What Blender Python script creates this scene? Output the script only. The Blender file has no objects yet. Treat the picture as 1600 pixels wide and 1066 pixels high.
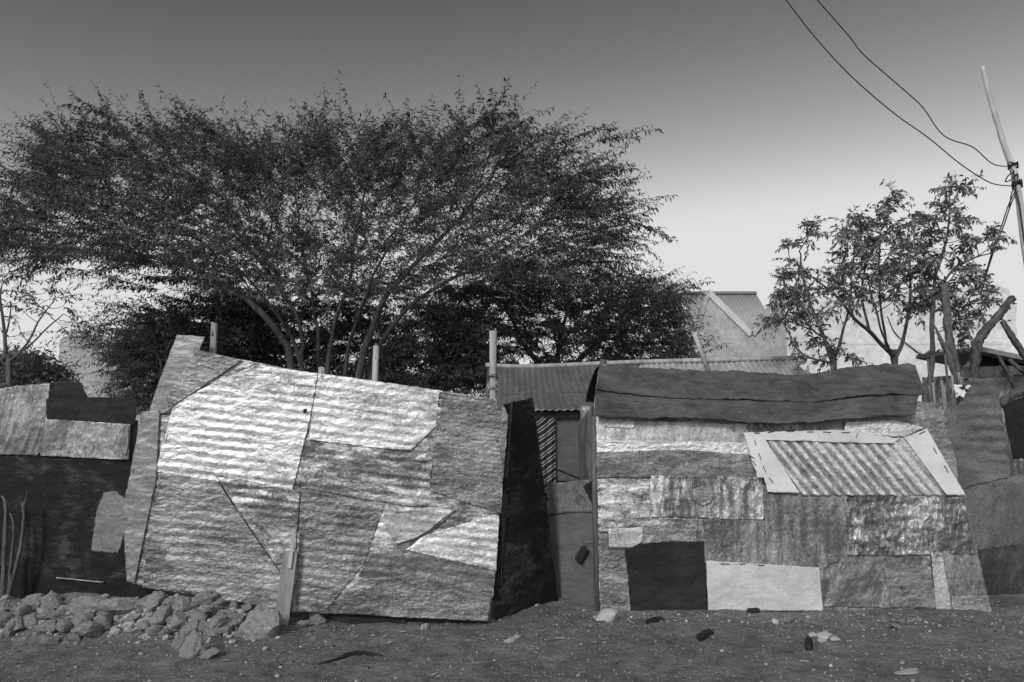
import bpy, bmesh, math, random
import numpy as np
from mathutils import Vector, Matrix, noise

R = math.radians
scene = bpy.context.scene
COL = scene.collection

# ------------------------------------------------------------------ camera
CAM_H, TILT, FPX = 1.6, R(7.3), 1150.0          # eye height, upward tilt, focal length for a 1600 px wide frame
cam_d = bpy.data.cameras.new('camera')
cam_d.sensor_width = 36.0
cam_d.lens = 36.0 * FPX / 1600.0
cam_d.clip_start = 0.05
cam_d.clip_end = 3000
cam = bpy.data.objects.new('camera', cam_d)
COL.objects.link(cam)
cam.location = (0, 0, CAM_H)
cam.rotation_euler = (R(90) + TILT, 0, 0)
scene.camera = cam

# ------------------------------------------------------------------ sky and sun (black-and-white film behind a red filter)
SUN_EL, SUN_AZ = R(31), R(-24)                  # azimuth: measured from straight behind the camera, negative = left
sd = Vector((math.sin(SUN_AZ) * math.cos(SUN_EL), -math.cos(SUN_AZ) * math.cos(SUN_EL), math.sin(SUN_EL)))
world = bpy.data.worlds.new('World')
scene.world = world
world.use_nodes = True
wn, wl = world.node_tree.nodes, world.node_tree.links
wn.clear()
sky = wn.new('ShaderNodeTexSky')
sky.sky_type = 'NISHITA'
sky.sun_disc = False
sky.sun_elevation = SUN_EL
sky.sun_rotation = math.atan2(sd.x, sd.y)
sky.air_density = 1.0
sky.dust_density = 2.0
sky.ozone_density = 1.5
sep = wn.new('ShaderNodeSeparateColor')
gam = wn.new('ShaderNodeMath'); gam.operation = 'POWER'; gam.inputs[1].default_value = 2.6
bg = wn.new('ShaderNodeBackground'); bg.inputs['Strength'].default_value = 0.073
wo = wn.new('ShaderNodeOutputWorld')
wl.new(sky.outputs['Color'], sep.inputs['Color'])
wl.new(sep.outputs['Red'], gam.inputs[0])
veil = wn.new('ShaderNodeMath'); veil.operation = 'SMOOTH_MIN'; veil.inputs[1].default_value = 7.2; veil.inputs[2].default_value = 3.0   # thin cloud evens out the glare round the sun
wl.new(gam.outputs[0], veil.inputs[0])
wl.new(veil.outputs[0], bg.inputs['Color'])
wl.new(bg.outputs[0], wo.inputs['Surface'])

sun_d = bpy.data.lights.new('sun', 'SUN')
sun_d.energy = 1.5
sun_d.angle = R(11)                           # thin cloud over the sun: soft, nearly shadowless light
sun_d.color = (1.0, 1.0, 1.0)                   # black-and-white picture: no tint
sun = bpy.data.objects.new('sun', sun_d)
COL.objects.link(sun)
sun.rotation_euler = (-sd).to_track_quat('-Z', 'Y').to_euler()

vs = scene.view_settings
vs.view_transform = 'Standard'
vs.look = 'None'
vs.exposure = 0.5
vs.gamma = 1.0
vs.use_curve_mapping = False

# ------------------------------------------------------------------ helpers
CT, ST = math.cos(TILT), math.sin(TILT)

def ray(px, py):
    u, v = (px - 800) / FPX, (533 - py) / FPX
    return Vector((u, CT - v * ST, ST + v * CT))

def at(px, py, Y):
    d = ray(px, py)
    return Vector((0, 0, CAM_H)) + d * (Y / d.y)

def gnd(px, py, z=0.0):
    d = ray(px, py)
    return Vector((0, 0, CAM_H)) + d * ((z - CAM_H) / d.z)

class Plane:
    """upright plane through two plan points; u runs right along it, v up, n towards the viewer"""
    def __init__(s, a, b, lean=0.0):
        s.o = Vector((a[0], a[1], 0.0))
        s.u = (Vector((b[0], b[1], 0)) - s.o).normalized()
        n = Vector((s.u.y, -s.u.x, 0))
        s.v = (Vector((0, 0, 1)) * math.cos(lean) - n * math.sin(lean)).normalized()
        s.n = s.u.cross(s.v).normalized()
    def uv(s, px, py):
        d = ray(px, py); c = Vector((0, 0, CAM_H))
        p = c + d * ((s.o - c).dot(s.n) / d.dot(s.n)) - s.o
        return (p.dot(s.u), p.dot(s.v))
    def pt(s, u, v, off=0.0):
        return s.o + s.u * u + s.v * v + s.n * off

def pxplane(pxa, Ya, pxb, Yb, lean=0.0):
    a, b = at(pxa, 680, Ya), at(pxb, 680, Yb)
    return Plane(a, b, lean)

def tag(o, label=None, cat=None, group=None, kind=None):
    if label: o['label'] = label
    if cat: o['category'] = cat
    if group: o['group'] = group
    if kind: o['kind'] = kind
    return o

def link(name, me, parent=None):
    o = bpy.data.objects.new(name, me)
    COL.objects.link(o)
    if parent:
        o.parent = parent
        o.matrix_parent_inverse = Matrix.Translation(-parent.location)
    return o

def mesh(name, verts, faces, mat, parent=None, smooth=True):
    me = bpy.data.meshes.new(name)
    me.from_pydata([tuple(v) for v in verts], [], faces)
    me.materials.append(mat)
    if smooth:
        me.polygons.foreach_set('use_smooth', [True] * len(me.polygons))
    me.update()
    return link(name, me, parent)

def thing(name, loc, label, cat, group=None):
    o = bpy.data.objects.new(name, None)
    o.empty_display_size = 0.2
    COL.objects.link(o)
    o.location = loc
    return tag(o, label, cat, group)

class MB:
    def __init__(s): s.v, s.f = [], []
    def tube(s, pts, rad, n=8, cap=True, wob=0.0, seed=0.0):
        pts = [Vector(p) for p in pts]
        if not hasattr(rad, '__len__'): rad = [rad] * len(pts)
        b0 = len(s.v)
        up = Vector((0.31, 0.17, 0.93))
        for i, p in enumerate(pts):
            t = (pts[min(i + 1, len(pts) - 1)] - pts[max(i - 1, 0)])
            t = t.normalized() if t.length > 1e-9 else Vector((0, 0, 1))
            a = t.cross(up)
            if a.length < 1e-3: a = t.cross(Vector((1, 0, 0)))
            a.normalize(); b = t.cross(a)
            up = b.copy() if False else up
            for k in range(n):
                th = 2 * math.pi * k / n
                rr = rad[i]
                if wob: rr *= 1 + wob * noise.noise(Vector((math.cos(th) * 1.7 + seed, math.sin(th) * 1.7, i * 0.6 + seed)))
                s.v.append(p + (a * math.cos(th) + b * math.sin(th)) * rr)
        for i in range(len(pts) - 1):
            for k in range(n):
                k2 = (k + 1) % n
                s.f.append((b0 + i * n + k, b0 + i * n + k2, b0 + (i + 1) * n + k2, b0 + (i + 1) * n + k))
        if cap:
            s.f.append(tuple(b0 + k for k in range(n))[::-1])
            e = b0 + (len(pts) - 1) * n
            s.f.append(tuple(e + k for k in range(n)))
        return s
    def box(s, c, half, ax=None):
        c = Vector(c)
        ax = ax or (Vector((1, 0, 0)), Vector((0, 1, 0)), Vector((0, 0, 1)))
        b = len(s.v)
        for i in (-1, 1):
            for j in (-1, 1):
                for k in (-1, 1):
                    s.v.append(c + ax[0] * half[0] * i + ax[1] * half[1] * j + ax[2] * half[2] * k)
        for f in ((0, 1, 3, 2), (4, 6, 7, 5), (0, 4, 5, 1), (2, 3, 7, 6), (0, 2, 6, 4), (1, 5, 7, 3)):
            s.f.append(tuple(b + i for i in f))
        return s
    def prism(s, front, depthvec):
        b = len(s.v); n = len(front)
        for p in front: s.v.append(Vector(p))
        for p in front: s.v.append(Vector(p) + Vector(depthvec))
        s.f.append(tuple(range(b, b + n)))
        s.f.append(tuple(range(b + n, b + 2 * n))[::-1])
        for i in range(n):
            j = (i + 1) % n
            s.f.append((b + j, b + i, b + n + i, b + n + j))
        return s
    def build(s, name, mat, parent=None, smooth=False):
        return mesh(name, s.v, s.f, mat, parent, smooth)

def cat(pts, sub=4):
    """Catmull-Rom through the points"""
    P = [Vector(p) for p in pts]
    P = [P[0] * 2 - P[1]] + P + [P[-1] * 2 - P[-2]]
    out = []
    for i in range(1, len(P) - 2):
        for k in range(sub):
            t = k / sub
            a, b, c, d = P[i - 1], P[i], P[i + 1], P[i + 2]
            out.append(0.5 * ((2 * b) + (c - a) * t + (2 * a - 5 * b + 4 * c - d) * t * t + (3 * b - a - 3 * c + d) * t ** 3))
    out.append(P[-2])
    return out

# ------------------------------------------------------------------ materials
class NT:
    def __init__(s, name):
        s.m = bpy.data.materials.new(name); s.m.use_nodes = True
        s.n, s.l = s.m.node_tree.nodes, s.m.node_tree.links
        s.n.clear()
        s.out = s.n.new('ShaderNodeOutputMaterial')
        s.b = s.n.new('ShaderNodeBsdfPrincipled')
        s.l.new(s.b.outputs[0], s.out.inputs[0])
    def node(s, t, **kw):
        x = s.n.new(t)
        for k, v in kw.items(): setattr(x, k, v)
        return x
    def noise(s, co, scale, detail=6, rough=0.6, dist=0.0):
        x = s.node('ShaderNodeTexNoise')
        x.inputs['Scale'].default_value = scale; x.inputs['Detail'].default_value = detail
        x.inputs['Roughness'].default_value = rough; x.inputs['Distortion'].default_value = dist
        s.l.new(co, x.inputs['Vector'])
        return x.outputs['Fac']
    def mapping(s, co, loc=(0, 0, 0), rot=(0, 0, 0), scale=(1, 1, 1)):
        x = s.node('ShaderNodeMapping')
        x.inputs['Location'].default_value = loc; x.inputs['Rotation'].default_value = rot; x.inputs['Scale'].default_value = scale
        s.l.new(co, x.inputs['Vector'])
        return x.outputs[0]
    def ramp(s, fac, stops):
        x = s.node('ShaderNodeValToRGB')
        cr = x.color_ramp
        while len(cr.elements) < len(stops): cr.elements.new(0.5)
        for e, (p, v) in zip(cr.elements, stops):
            e.position = p; e.color = (v, v, v, 1)
        s.l.new(fac, x.inputs[0])
        return x.outputs[0]
    def mix(s, f, a, b):
        x = s.node('ShaderNodeMix', data_type='FLOAT')
        for sock, val in ((x.inputs[0], f), (x.inputs[2], a), (x.inputs[3], b)):
            if isinstance(val, (int, float)): sock.default_value = val
            else: s.l.new(val, sock)
        return x.outputs[0]
    def math(s, op, a, b=0.0):
        x = s.node('ShaderNodeMath', operation=op)
        for sock, val in ((x.inputs[0], a), (x.inputs[1], b)):
            if isinstance(val, (int, float)): sock.default_value = val
            else: s.l.new(val, sock)
        return x.outputs[0]
    def bump(s, h, strength, dist=0.01, normal=None):
        x = s.node('ShaderNodeBump')
        x.inputs['Strength'].default_value = strength; x.inputs['Distance'].default_value = dist
        s.l.new(h, x.inputs['Height'])
        if normal is not None: s.l.new(normal, x.inputs['Normal'])
        return x.outputs[0]
    def fin(s, color=None, rough=0.8, metal=0.0, normal=None, spec=0.5):
        for k, v in (('Base Color', color), ('Roughness', rough), ('Metallic', metal), ('Specular IOR Level', spec)):
            if v is None: continue
            if isinstance(v, (int, float)):
                s.b.inputs[k].default_value = (v, v, v, 1) if k == 'Base Color' else v
            else: s.l.new(v, s.b.inputs[k])
        if normal is not None: s.l.new(normal, s.b.inputs['Normal'])
        return s.m

_seed = [0]
def sheet_mat(name, lo, hi, patch=(0.42, 0.6), streak=0.5, metal=0.45, rough=0.46, crinkle=0.5, fleck=0.6, crest_pitch=None):
    """weathered tin: dull stained metal and bright metal in patches, streaked along the ribs (uv x), flecked with rust and holes"""
    _seed[0] += 1
    k = _seed[0] * 3.71
    rs = 0.75 + 0.95 * ((_seed[0] * 0.618) % 1.0)       # every kind of tin is beaten at its own scale
    t = NT(name)
    uv = t.node('ShaderNodeUVMap').outputs[0]
    co = t.mapping(uv, loc=(k, k * 0.6, 0))
    warp = t.node('ShaderNodeTexNoise'); warp.inputs['Scale'].default_value = 5.0; warp.inputs['Detail'].default_value = 4
    t.l.new(co, warp.inputs['Vector'])
    wv = t.node('ShaderNodeVectorMath', operation='MULTIPLY_ADD')
    t.l.new(warp.outputs['Color'], wv.inputs[0]); wv.inputs[1].default_value = (0.14, 0.07, 0); t.l.new(co, wv.inputs[2])
    cw = wv.outputs[0]
    big = t.noise(t.mapping(cw, scale=(1.5, 2.4, 1)), 1.0, 8, 0.68, 0.4)
    st = t.noise(t.mapping(cw, scale=(3.2, 13, 1)), 1.0, 8, 0.72, 0.5)
    fine = t.noise(co, 42, 8, 0.78, 0.3)
    grit = t.noise(co, 170, 3, 0.75)
    m = t.math('ADD', t.math('MULTIPLY', big, 1 - streak), t.math('MULTIPLY', st, streak))
    m = t.math('ADD', t.math('MULTIPLY', m, 0.74), t.math('MULTIPLY', fine, 0.26))
    if crest_pitch:      # a brighter stripe along the crest of each rib
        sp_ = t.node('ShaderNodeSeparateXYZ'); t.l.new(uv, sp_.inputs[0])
        m = t.math('ADD', m, t.math('MULTIPLY', t.math('COSINE', t.math('MULTIPLY', sp_.outputs['Y'], 2 * math.pi / crest_pitch)), 0.075))
    mid_ = (patch[0] + patch[1]) / 2; w_ = (patch[1] - patch[0]) * 0.36
    mask = t.ramp(m, [(mid_ - w_, 0.0), (mid_ + w_, 1.0)])
    c = t.mix(mask, lo, hi)
    c = t.math('MULTIPLY', c, t.ramp(fine, [(0.3, 0.6), (0.5, 1.0), (0.7, 1.2)]))
    c = t.math('MULTIPLY', c, t.ramp(grit, [(0.32, 0.62), (0.62, 1.12)]))
    # short dark scratches, pitting, rust running down
    fl = t.noise(t.mapping(cw, scale=(20, 85, 1)), 1.0, 5, 0.62, 1.2)
    c = t.math('MULTIPLY', c, t.ramp(fl, [(0.33, 1 - fleck), (0.375, 1.0)]))
    sc_ = t.noise(t.mapping(cw, scale=(7, 120, 1)), 1.0, 4, 0.6, 0.6)
    c = t.math('MULTIPLY', c, t.ramp(sc_, [(0.36, 0.55), (0.395, 1.0), (0.62, 1.0), (0.66, 1.25)]))
    pit = t.noise(co, 27, 2, 0.5)
    c = t.math('MULTIPLY', c, t.ramp(pit, [(0.24, 0.25), (0.275, 1.0)]))
    f2 = t.noise(t.mapping(co, scale=(3, 3, 1)), 1.0, 8, 0.78, 0.6)
    c = t.math('MULTIPLY', c, t.ramp(f2, [(0.36, 0.58), (0.43, 1.0)]))
    # beaten relief: flat facets with creases between, plus fine grain
    vo = t.node('ShaderNodeTexVoronoi'); vo.feature = 'F1'; vo.inputs['Scale'].default_value = 1.0
    t.l.new(t.mapping(cw, scale=(13 * rs, 24 * rs, 1)), vo.inputs['Vector'])
    b1 = t.bump(fine, crinkle * 0.35, 0.012)
    b2 = t.bump(vo.outputs['Distance'], crinkle * 0.55, 0.022, b1)
    b3 = t.bump(t.noise(t.mapping(cw, scale=(8 * rs, 17 * rs, 1)), 1.0, 4, 0.6, 0.8), crinkle * 0.7, 0.04, b2)
    rg = t.math('ADD', t.math('MULTIPLY', fine, 0.4), rough - 0.18)
    return t.fin(c, rg, metal, b3)

def board_mat(name, v, var=0.25, grain=(3, 40), rough=0.85, bump=0.3):
    _seed[0] += 1
    k = _seed[0] * 2.3
    t = NT(name)
    co = t.mapping(t.node('ShaderNodeUVMap').outputs[0], loc=(k, k, 0))
    g = t.noise(t.mapping(co, scale=(grain[0], grain[1], 1)), 1, 6, 0.65, 0.6)
    b = t.noise(co, 2.2, 5, 0.6)
    sp = t.noise(co, 90, 3, 0.7)
    c = t.math('MULTIPLY', t.ramp(g, [(0.25, v * (1 - var)), (0.75, v * (1 + var))]), t.ramp(b, [(0.3, 0.8), (0.7, 1.15)]))
    c = t.math('MULTIPLY', c, t.ramp(sp, [(0.3, 0.82), (0.62, 1.06)]))
    return t.fin(c, rough, 0, t.bump(g, bump, 0.01), 0.3)

def obj_mat(name, v, var=0.3, scale=6, fine=60, rough=0.9, bump=0.4, dist=0.02, stretch=(1, 1, 1), spec=0.3):
    _seed[0] += 1
    k = _seed[0] * 1.9
    t = NT(name)
    co = t.mapping(t.node('ShaderNodeTexCoord').outputs['Object'], loc=(k, k, k), scale=stretch)
    a = t.noise(co, scale, 7, 0.62, 0.3)
    f = t.noise(co, fine, 4, 0.7)
    c = t.math('MULTIPLY', t.ramp(a, [(0.28, v * (1 - var)), (0.72, v * (1 + var))]), t.ramp(f, [(0.28, 0.75), (0.66, 1.12)]))
    h = t.math('ADD', a, t.math('MULTIPLY', f, 0.35))
    return t.fin(c, rough, 0, t.bump(h, bump, dist), spec)

def stained_mat(name, v, dust, lo=0.5, hi=0.62, rough=0.75, bump=0.5):
    """dark weathered surface with dusty blotches, scuffs and creases"""
    _seed[0] += 1
    k = _seed[0] * 2.7
    t = NT(name)
    co = t.mapping(t.node('ShaderNodeUVMap').outputs[0], loc=(k, k, 0))
    a = t.noise(co, 2.6, 8, 0.7, 0.8)
    b = t.noise(t.mapping(co, scale=(4, 16, 1)), 1, 7, 0.7, 1.0)
    f = t.noise(co, 75, 4, 0.75)
    m = t.math('ADD', t.math('MULTIPLY', a, 0.6), t.math('MULTIPLY', b, 0.4))
    m = t.math('ADD', t.math('MULTIPLY', m, 0.8), t.math('MULTIPLY', f, 0.2))
    c = t.mix(t.ramp(m, [(lo, 0.0), (hi, 1.0)]), v, dust)
    c = t.math('MULTIPLY', c, t.ramp(f, [(0.3, 0.65), (0.65, 1.25)]))
    h = t.math('ADD', t.noise(co, 9, 6, 0.65, 1.5), t.math('MULTIPLY', f, 0.2))
    return t.fin(c, rough, 0, t.bump(h, bump, 0.03), 0.3)

M = {}
M['tin_bright'] = sheet_mat('tin_bright', 0.36, 0.84, (0.40, 0.54), 0.45, crinkle=0.34)
M['tin_mid'] = sheet_mat('tin_mid', 0.17, 0.76, (0.45, 0.58), 0.5, crinkle=0.45)
M['tin_grey'] = sheet_mat('tin_grey', 0.14, 0.40, (0.42, 0.58), 0.35, crinkle=0.45)
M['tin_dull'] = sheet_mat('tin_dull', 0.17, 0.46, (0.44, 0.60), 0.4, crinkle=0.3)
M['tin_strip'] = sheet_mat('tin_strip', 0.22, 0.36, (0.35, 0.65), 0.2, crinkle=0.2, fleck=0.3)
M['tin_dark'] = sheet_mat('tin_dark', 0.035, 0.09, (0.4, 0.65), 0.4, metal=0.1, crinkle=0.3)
M['tin_light'] = sheet_mat('tin_light', 0.34, 0.78, (0.38, 0.6), 0.5, crinkle=0.25, fleck=0.4)
M['tin_ribbed'] = sheet_mat('bright_crest_tin', 0.30, 0.86, (0.40, 0.58), 0.35, crinkle=0.4, crest_pitch=0.080)  # ribbed tin, brighter along the rib crests
M['tin_white'] = sheet_mat('tin_white', 0.45, 0.85, (0.35, 0.5), 0.5, crinkle=0.6)
M['tin_shiny'] = sheet_mat('tin_shiny', 0.20, 0.68, (0.46, 0.60), 0.2, metal=0.6, rough=0.34, crinkle=1.0)
M['tin_roof'] = sheet_mat('tin_roof', 0.16, 0.30, (0.4, 0.62), 0.5, crinkle=0.15)
M['tin_roof_light'] = sheet_mat('tin_roof_light', 0.34, 0.58, (0.4, 0.62), 0.5, metal=0.1, crinkle=0.15)
M['rust'] = sheet_mat('rusty_tin', 0.10, 0.22, (0.4, 0.64), 0.3, metal=0.05, rough=0.8, crinkle=0.35)
M['tarp'] = stained_mat('dark_felt', 0.045, 0.135, 0.42, 0.60, 0.85, 0.8)
M['black_board'] = stained_mat('black_board', 0.013, 0.035, 0.46, 0.62)
M['black_door'] = stained_mat('near_black_board', 0.009, 0.12, 0.50, 0.68)  # near-black boarding with paler dusty blotches
M['white_board'] = board_mat('pale_board', 0.70, 0.10, (1.5, 3), 0.8, 0.1)
M['ply'] = stained_mat('plywood', 0.60, 0.40, 0.46, 0.60, 0.85, 0.3)
M['grey_board'] = stained_mat('grey_board', 0.085, 0.15, 0.42, 0.6)
M['wood'] = obj_mat('weathered_wood', 0.25, 0.4, 9, 60, 0.9, 0.6, 0.02, (1, 1, 0.12))
M['wood_pale'] = obj_mat('bleached_wood', 0.36, 0.5, 9, 60, 0.9, 0.5, 0.02, (1, 1, 0.12))
M['pole_wood'] = obj_mat('pole_wood', 0.5, 0.3, 9, 60, 0.9, 0.6, 0.02, (1, 1, 0.12))
M['roof_grey'] = obj_mat('grey_roofing', 0.36, 0.15, 2, 20, 0.9, 0.2, 0.02)
M['wood_dark'] = obj_mat('dark_wood', 0.10, 0.4, 9, 60, 0.9, 0.6, 0.02, (1, 1, 0.15))
M['log'] = obj_mat('log_bark', 0.10, 0.75, 14, 70, 0.95, 1.0, 0.05, (1, 1, 0.35))
M['bark'] = obj_mat('acacia_bark', 0.13, 0.6, 14, 60, 0.95, 1.0, 0.04, (1, 1, 0.35))
M['bark_pale'] = obj_mat('pale_bark', 0.13, 0.6, 14, 60, 0.95, 1.0, 0.04, (1, 1, 0.35))
M['stone'] = obj_mat('limestone', 0.45, 0.4, 6, 55, 0.95, 1.0, 0.05)
M['stone_mid'] = obj_mat('brown_limestone', 0.40, 0.5, 6, 55, 0.95, 1.0, 0.05)
M['stone_pale'] = obj_mat('pale_limestone', 0.50, 0.2, 7, 55, 0.95, 0.5, 0.02)
M['stone_dark'] = obj_mat('dusty_stone', 0.33, 0.35, 7, 55, 0.95, 0.9, 0.03)
M['plaster'] = obj_mat('rough_plaster', 0.42, 0.3, 1.6, 9, 0.95, 0.8, 0.08)
M['plaster_white'] = obj_mat('whitewash', 0.68, 0.16, 0.9, 6, 0.95, 0.5, 0.05)
M['coping'] = obj_mat('coping', 0.58, 0.12, 3, 20, 0.9, 0.3, 0.02)
M['rubber'] = obj_mat('black_rubber', 0.018, 0.4, 20, 120, 0.7, 0.4, 0.005)
M['wire'] = obj_mat('cable', 0.015, 0.2, 20, 120, 0.5, 0.1, 0.002)
M['paper'] = obj_mat('pale_scrap', 0.36, 0.2, 15, 90, 0.9, 0.3, 0.005)
M['cloth_black'] = obj_mat('black_cloth', 0.02, 0.4, 8, 60, 0.95, 0.5, 0.02)

def leaf_mat(name, v, trans=0.25):
    t = NT(name)
    co = t.node('ShaderNodeTexCoord').outputs['Object']
    a = t.noise(co, 1.3, 3, 0.6)
    b = t.noise(co, 23, 2, 0.5)
    c = t.math('MULTIPLY', t.ramp(a, [(0.3, v * 0.75), (0.7, v * 1.25)]), t.ramp(b, [(0.25, 0.55), (0.75, 1.5)]))
    t.fin(c, 0.6, 0, None, 0.35)
    tr = t.node('ShaderNodeBsdfTranslucent')
    t.l.new(c, tr.inputs[0])
    mx = t.node('ShaderNodeMixShader'); mx.inputs[0].default_value = trans
    t.l.new(t.b.outputs[0], mx.inputs[1]); t.l.new(tr.outputs[0], mx.inputs[2]); t.l.new(mx.outputs[0], t.out.inputs[0])
    return t.m
M['leaf'] = leaf_mat('acacia_leaf', 0.10)
M['leaf_dark'] = leaf_mat('dark_leaf', 0.14)
M['leaf_neem'] = leaf_mat('neem_leaf', 0.2)

def ground_mat():
    t = NT('dusty_earth')
    co = t.node('ShaderNodeTexCoord').outputs['Object']
    a = t.noise(co, 0.8, 5, 0.6, 0.3)
    b = t.noise(co, 5, 8, 0.7, 0.2)
    f = t.noise(co, 120, 5, 0.8)
    f3 = t.noise(co, 28, 5, 0.75)
    vo = t.node('ShaderNodeTexVoronoi'); vo.inputs['Scale'].default_value = 30
    t.l.new(co, vo.inputs['Vector'])
    c = t.math('MULTIPLY', t.ramp(a, [(0.3, 0.13), (0.7, 0.225)]), t.ramp(b, [(0.3, 0.6), (0.7, 1.4)]))
    c = t.math('MULTIPLY', c, t.ramp(f, [(0.32, 0.5), (0.52, 1.0), (0.68, 1.7)]))
    c = t.math('MULTIPLY', c, t.ramp(f3, [(0.32, 0.62), (0.5, 1.0), (0.68, 1.45)]))
    h = t.math('ADD', t.math('MULTIPLY', b, 1.0), t.math('ADD', t.math('MULTIPLY', f, 0.15), t.math('MULTIPLY', f3, 0.3)))
    h = t.math('ADD', h, t.math('MULTIPLY', t.ramp(vo.outputs['Distance'], [(0.0, 1.0), (0.25, 0.0)]), 0.12))
    return t.fin(c, 0.97, 0, t.bump(h, 1.0, 0.05), 0.15)
M['ground'] = ground_mat()

# ------------------------------------------------------------------ ground
def gz(x, y):
    z = 0.028 * noise.fractal(Vector((x * 0.9, y * 0.9, 3.1)), 0.7, 2.1, 5) + 0.012 * noise.fractal(Vector((x * 5, y * 5, 1)), 0.6, 2.0, 4)
    # rubble bank in front of the left sheet
    e = 1 / (1 + math.exp(-(x + 4.9) * 5)) * (1 - 1 / (1 + math.exp(-(x + 2.15) * 6)))
    z += (0.24 + 0.05 * noise.noise(Vector((x * 2.3, y * 2.3, 8)))) * e * math.exp(-((y - 6.48) / 0.30) ** 2)
    # slight lip of swept earth along the walls
    z += 0.03 * math.exp(-((y - 7.05) / 0.22) ** 2) * (1 if x > 0.8 else 0.3)
    return z

def axis(a, b, step, far):
    d = list(np.arange(a, b + 1e-6, step))
    lo, hi, s = [], [], step
    p = a
    while p > -far: s *= 1.35; p -= s; lo.append(p)
    p, s = b, step
    while p < far: s *= 1.35; p += s; hi.append(p)
    return lo[::-1] + d + hi
xs = axis(-6.4, 6.4, 0.035, 900); ys = axis(4.4, 9.2, 0.035, 1500)
gv, gf = [], []
for y in ys:
    for x in xs:
        near = abs(x) < 12 and 2 < y < 14
        gv.append((x, y, gz(x, y) if near else 0.0))
nx = len(xs)
for j in range(len(ys) - 1):
    for i in range(nx - 1):
        gf.append((j * nx + i, j * nx + i + 1, (j + 1) * nx + i + 1, (j + 1) * nx + i))
tag(mesh('ground', gv, gf, M['ground']), 'bare dusty earth ground in front of the shacks', None, None, 'structure')

def gsurf(px, py):
    """first point of the uneven ground along the sight line"""
    d = ray(px, py); t = 4.6 / d.y
    for _ in range(400):
        p = Vector((0, 0, CAM_H)) + d * t
        if p.z < gz(p.x, p.y): return p
        t += 0.012
    return gnd(px, py)

# ------------------------------------------------------------------ sheets cut to a polygon
def sheet(name, poly, plane, off, mat, parent, res=0.016, rib=None, crum=0.004, bulge=0.0, jag=0.006, seed=0, px=True, thick=0.003, label=None):
    """poly: outline (photo pixels projected on the plane, or plane uv when px=False), convex. rib=(angle,pitch,amp)"""
    uv = [Vector((*(plane.uv(*p) if px else p), 0)) for p in poly]
    ar = sum(uv[i].x * uv[(i + 1) % len(uv)].y - uv[(i + 1) % len(uv)].x * uv[i].y for i in range(len(uv)))
    if ar < 0: uv.reverse()
    x0, x1 = min(p.x for p in uv) - res, max(p.x for p in uv) + res
    y0, y1 = min(p.y for p in uv) - res, max(p.y for p in uv) + res
    bm = bmesh.new()
    nxx, nyy = max(2, int((x1 - x0) / res) + 1), max(2, int((y1 - y0) / res) + 1)
    vv = [[bm.verts.new((x0 + (x1 - x0) * i / nxx, y0 + (y1 - y0) * j / nyy, 0)) for i in range(nxx + 1)] for j in range(nyy + 1)]
    for j in range(nyy):
        for i in range(nxx):
            bm.faces.new((vv[j][i], vv[j][i + 1], vv[j + 1][i + 1], vv[j + 1][i]))
    for i in range(len(uv)):
        a, b = uv[i], uv[(i + 1) % len(uv)]
        d = b - a
        bmesh.ops.bisect_plane(bm, geom=bm.verts[:] + bm.edges[:] + bm.faces[:], dist=1e-6, plane_co=a,
                               plane_no=Vector((d.y, -d.x, 0)), clear_outer=True)
    lay = bm.loops.layers.uv.new('UVMap')
    ang = rib[0] if rib else 0.0
    ca, sa = math.cos(ang), math.sin(ang)
    bd = {v for e in bm.edges if e.is_boundary for v in e.verts}
    for v in bm.verts:
        x, y = v.co.x, v.co.y
        a, c = x * ca + y * sa, -x * sa + y * ca           # along / across the ribs
        for lp in v.link_loops: lp[lay].uv = (a, c)
        h = off * 0.62
        if rib:
            flat = max(rib[3] if len(rib) > 3 else 0.0, 0.5 + 0.9 * noise.noise(Vector((a * 2.0, c * 3.0, 1.7))))
            ph = (rib[4] if len(rib) > 4 else 1.7) * noise.fractal(Vector((a * 2.6, c * 1.5, 4.0)), 0.7, 2.0, 5)
            h += rib[2] * flat * math.cos(2 * math.pi * c / rib[1] + ph)
        if crum:
            h += crum * (1.1 * noise.fractal(Vector((x * 4.5, y * 10, 2.0)), 0.7, 2.0, 5) + 0.5 * noise.noise(Vector((a * 16 + seed * 7.3, c * 30, seed))))
        if bulge:
            h += bulge * noise.noise(Vector((x * 1.3 + seed, y * 1.3, seed * 2.1)))
        if v in bd: h += 0.009 * max(0.0, noise.noise(Vector((x * 5, y * 5, seed + 2))))
        if v in bd and jag:
            x += jag * noise.noise(Vector((x * 23, y * 23, seed + 5)))
            y += jag * noise.noise(Vector((x * 23, y * 23, seed + 9)))
        v.co = plane.pt(x, y, h)
    bm.normal_update()
    me = bpy.data.meshes.new(name)
    bm.to_mesh(me); bm.free()
    me.materials.append(mat)
    me.polygons.foreach_set('use_smooth', [True] * len(me.polygons))
    o = link(name, me, parent)
    so = o.modifiers.new('thickness', 'SOLIDIFY'); so.thickness = thick; so.offset = 0
    if label: o['label'] = label
    return o

_st = []
def staple(plane, a, b, off, parent, mat):
    """a short dark bent fastener lying on the sheet between two photo points"""
    pa, pb = Vector((*plane.uv(*a), 0)), Vector((*plane.uv(*b), 0))
    mb = MB()
    p, q = plane.pt(pa.x, pa.y, off - 0.004), plane.pt(pb.x, pb.y, off - 0.004)
    p2, q2 = plane.pt(pa.x, pa.y, off + 0.006), plane.pt(pb.x, pb.y, off + 0.006)
    mb.tube([p, p2, q2, q], 0.0035, 5)
    return mb.build('staple', mat, parent)

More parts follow.
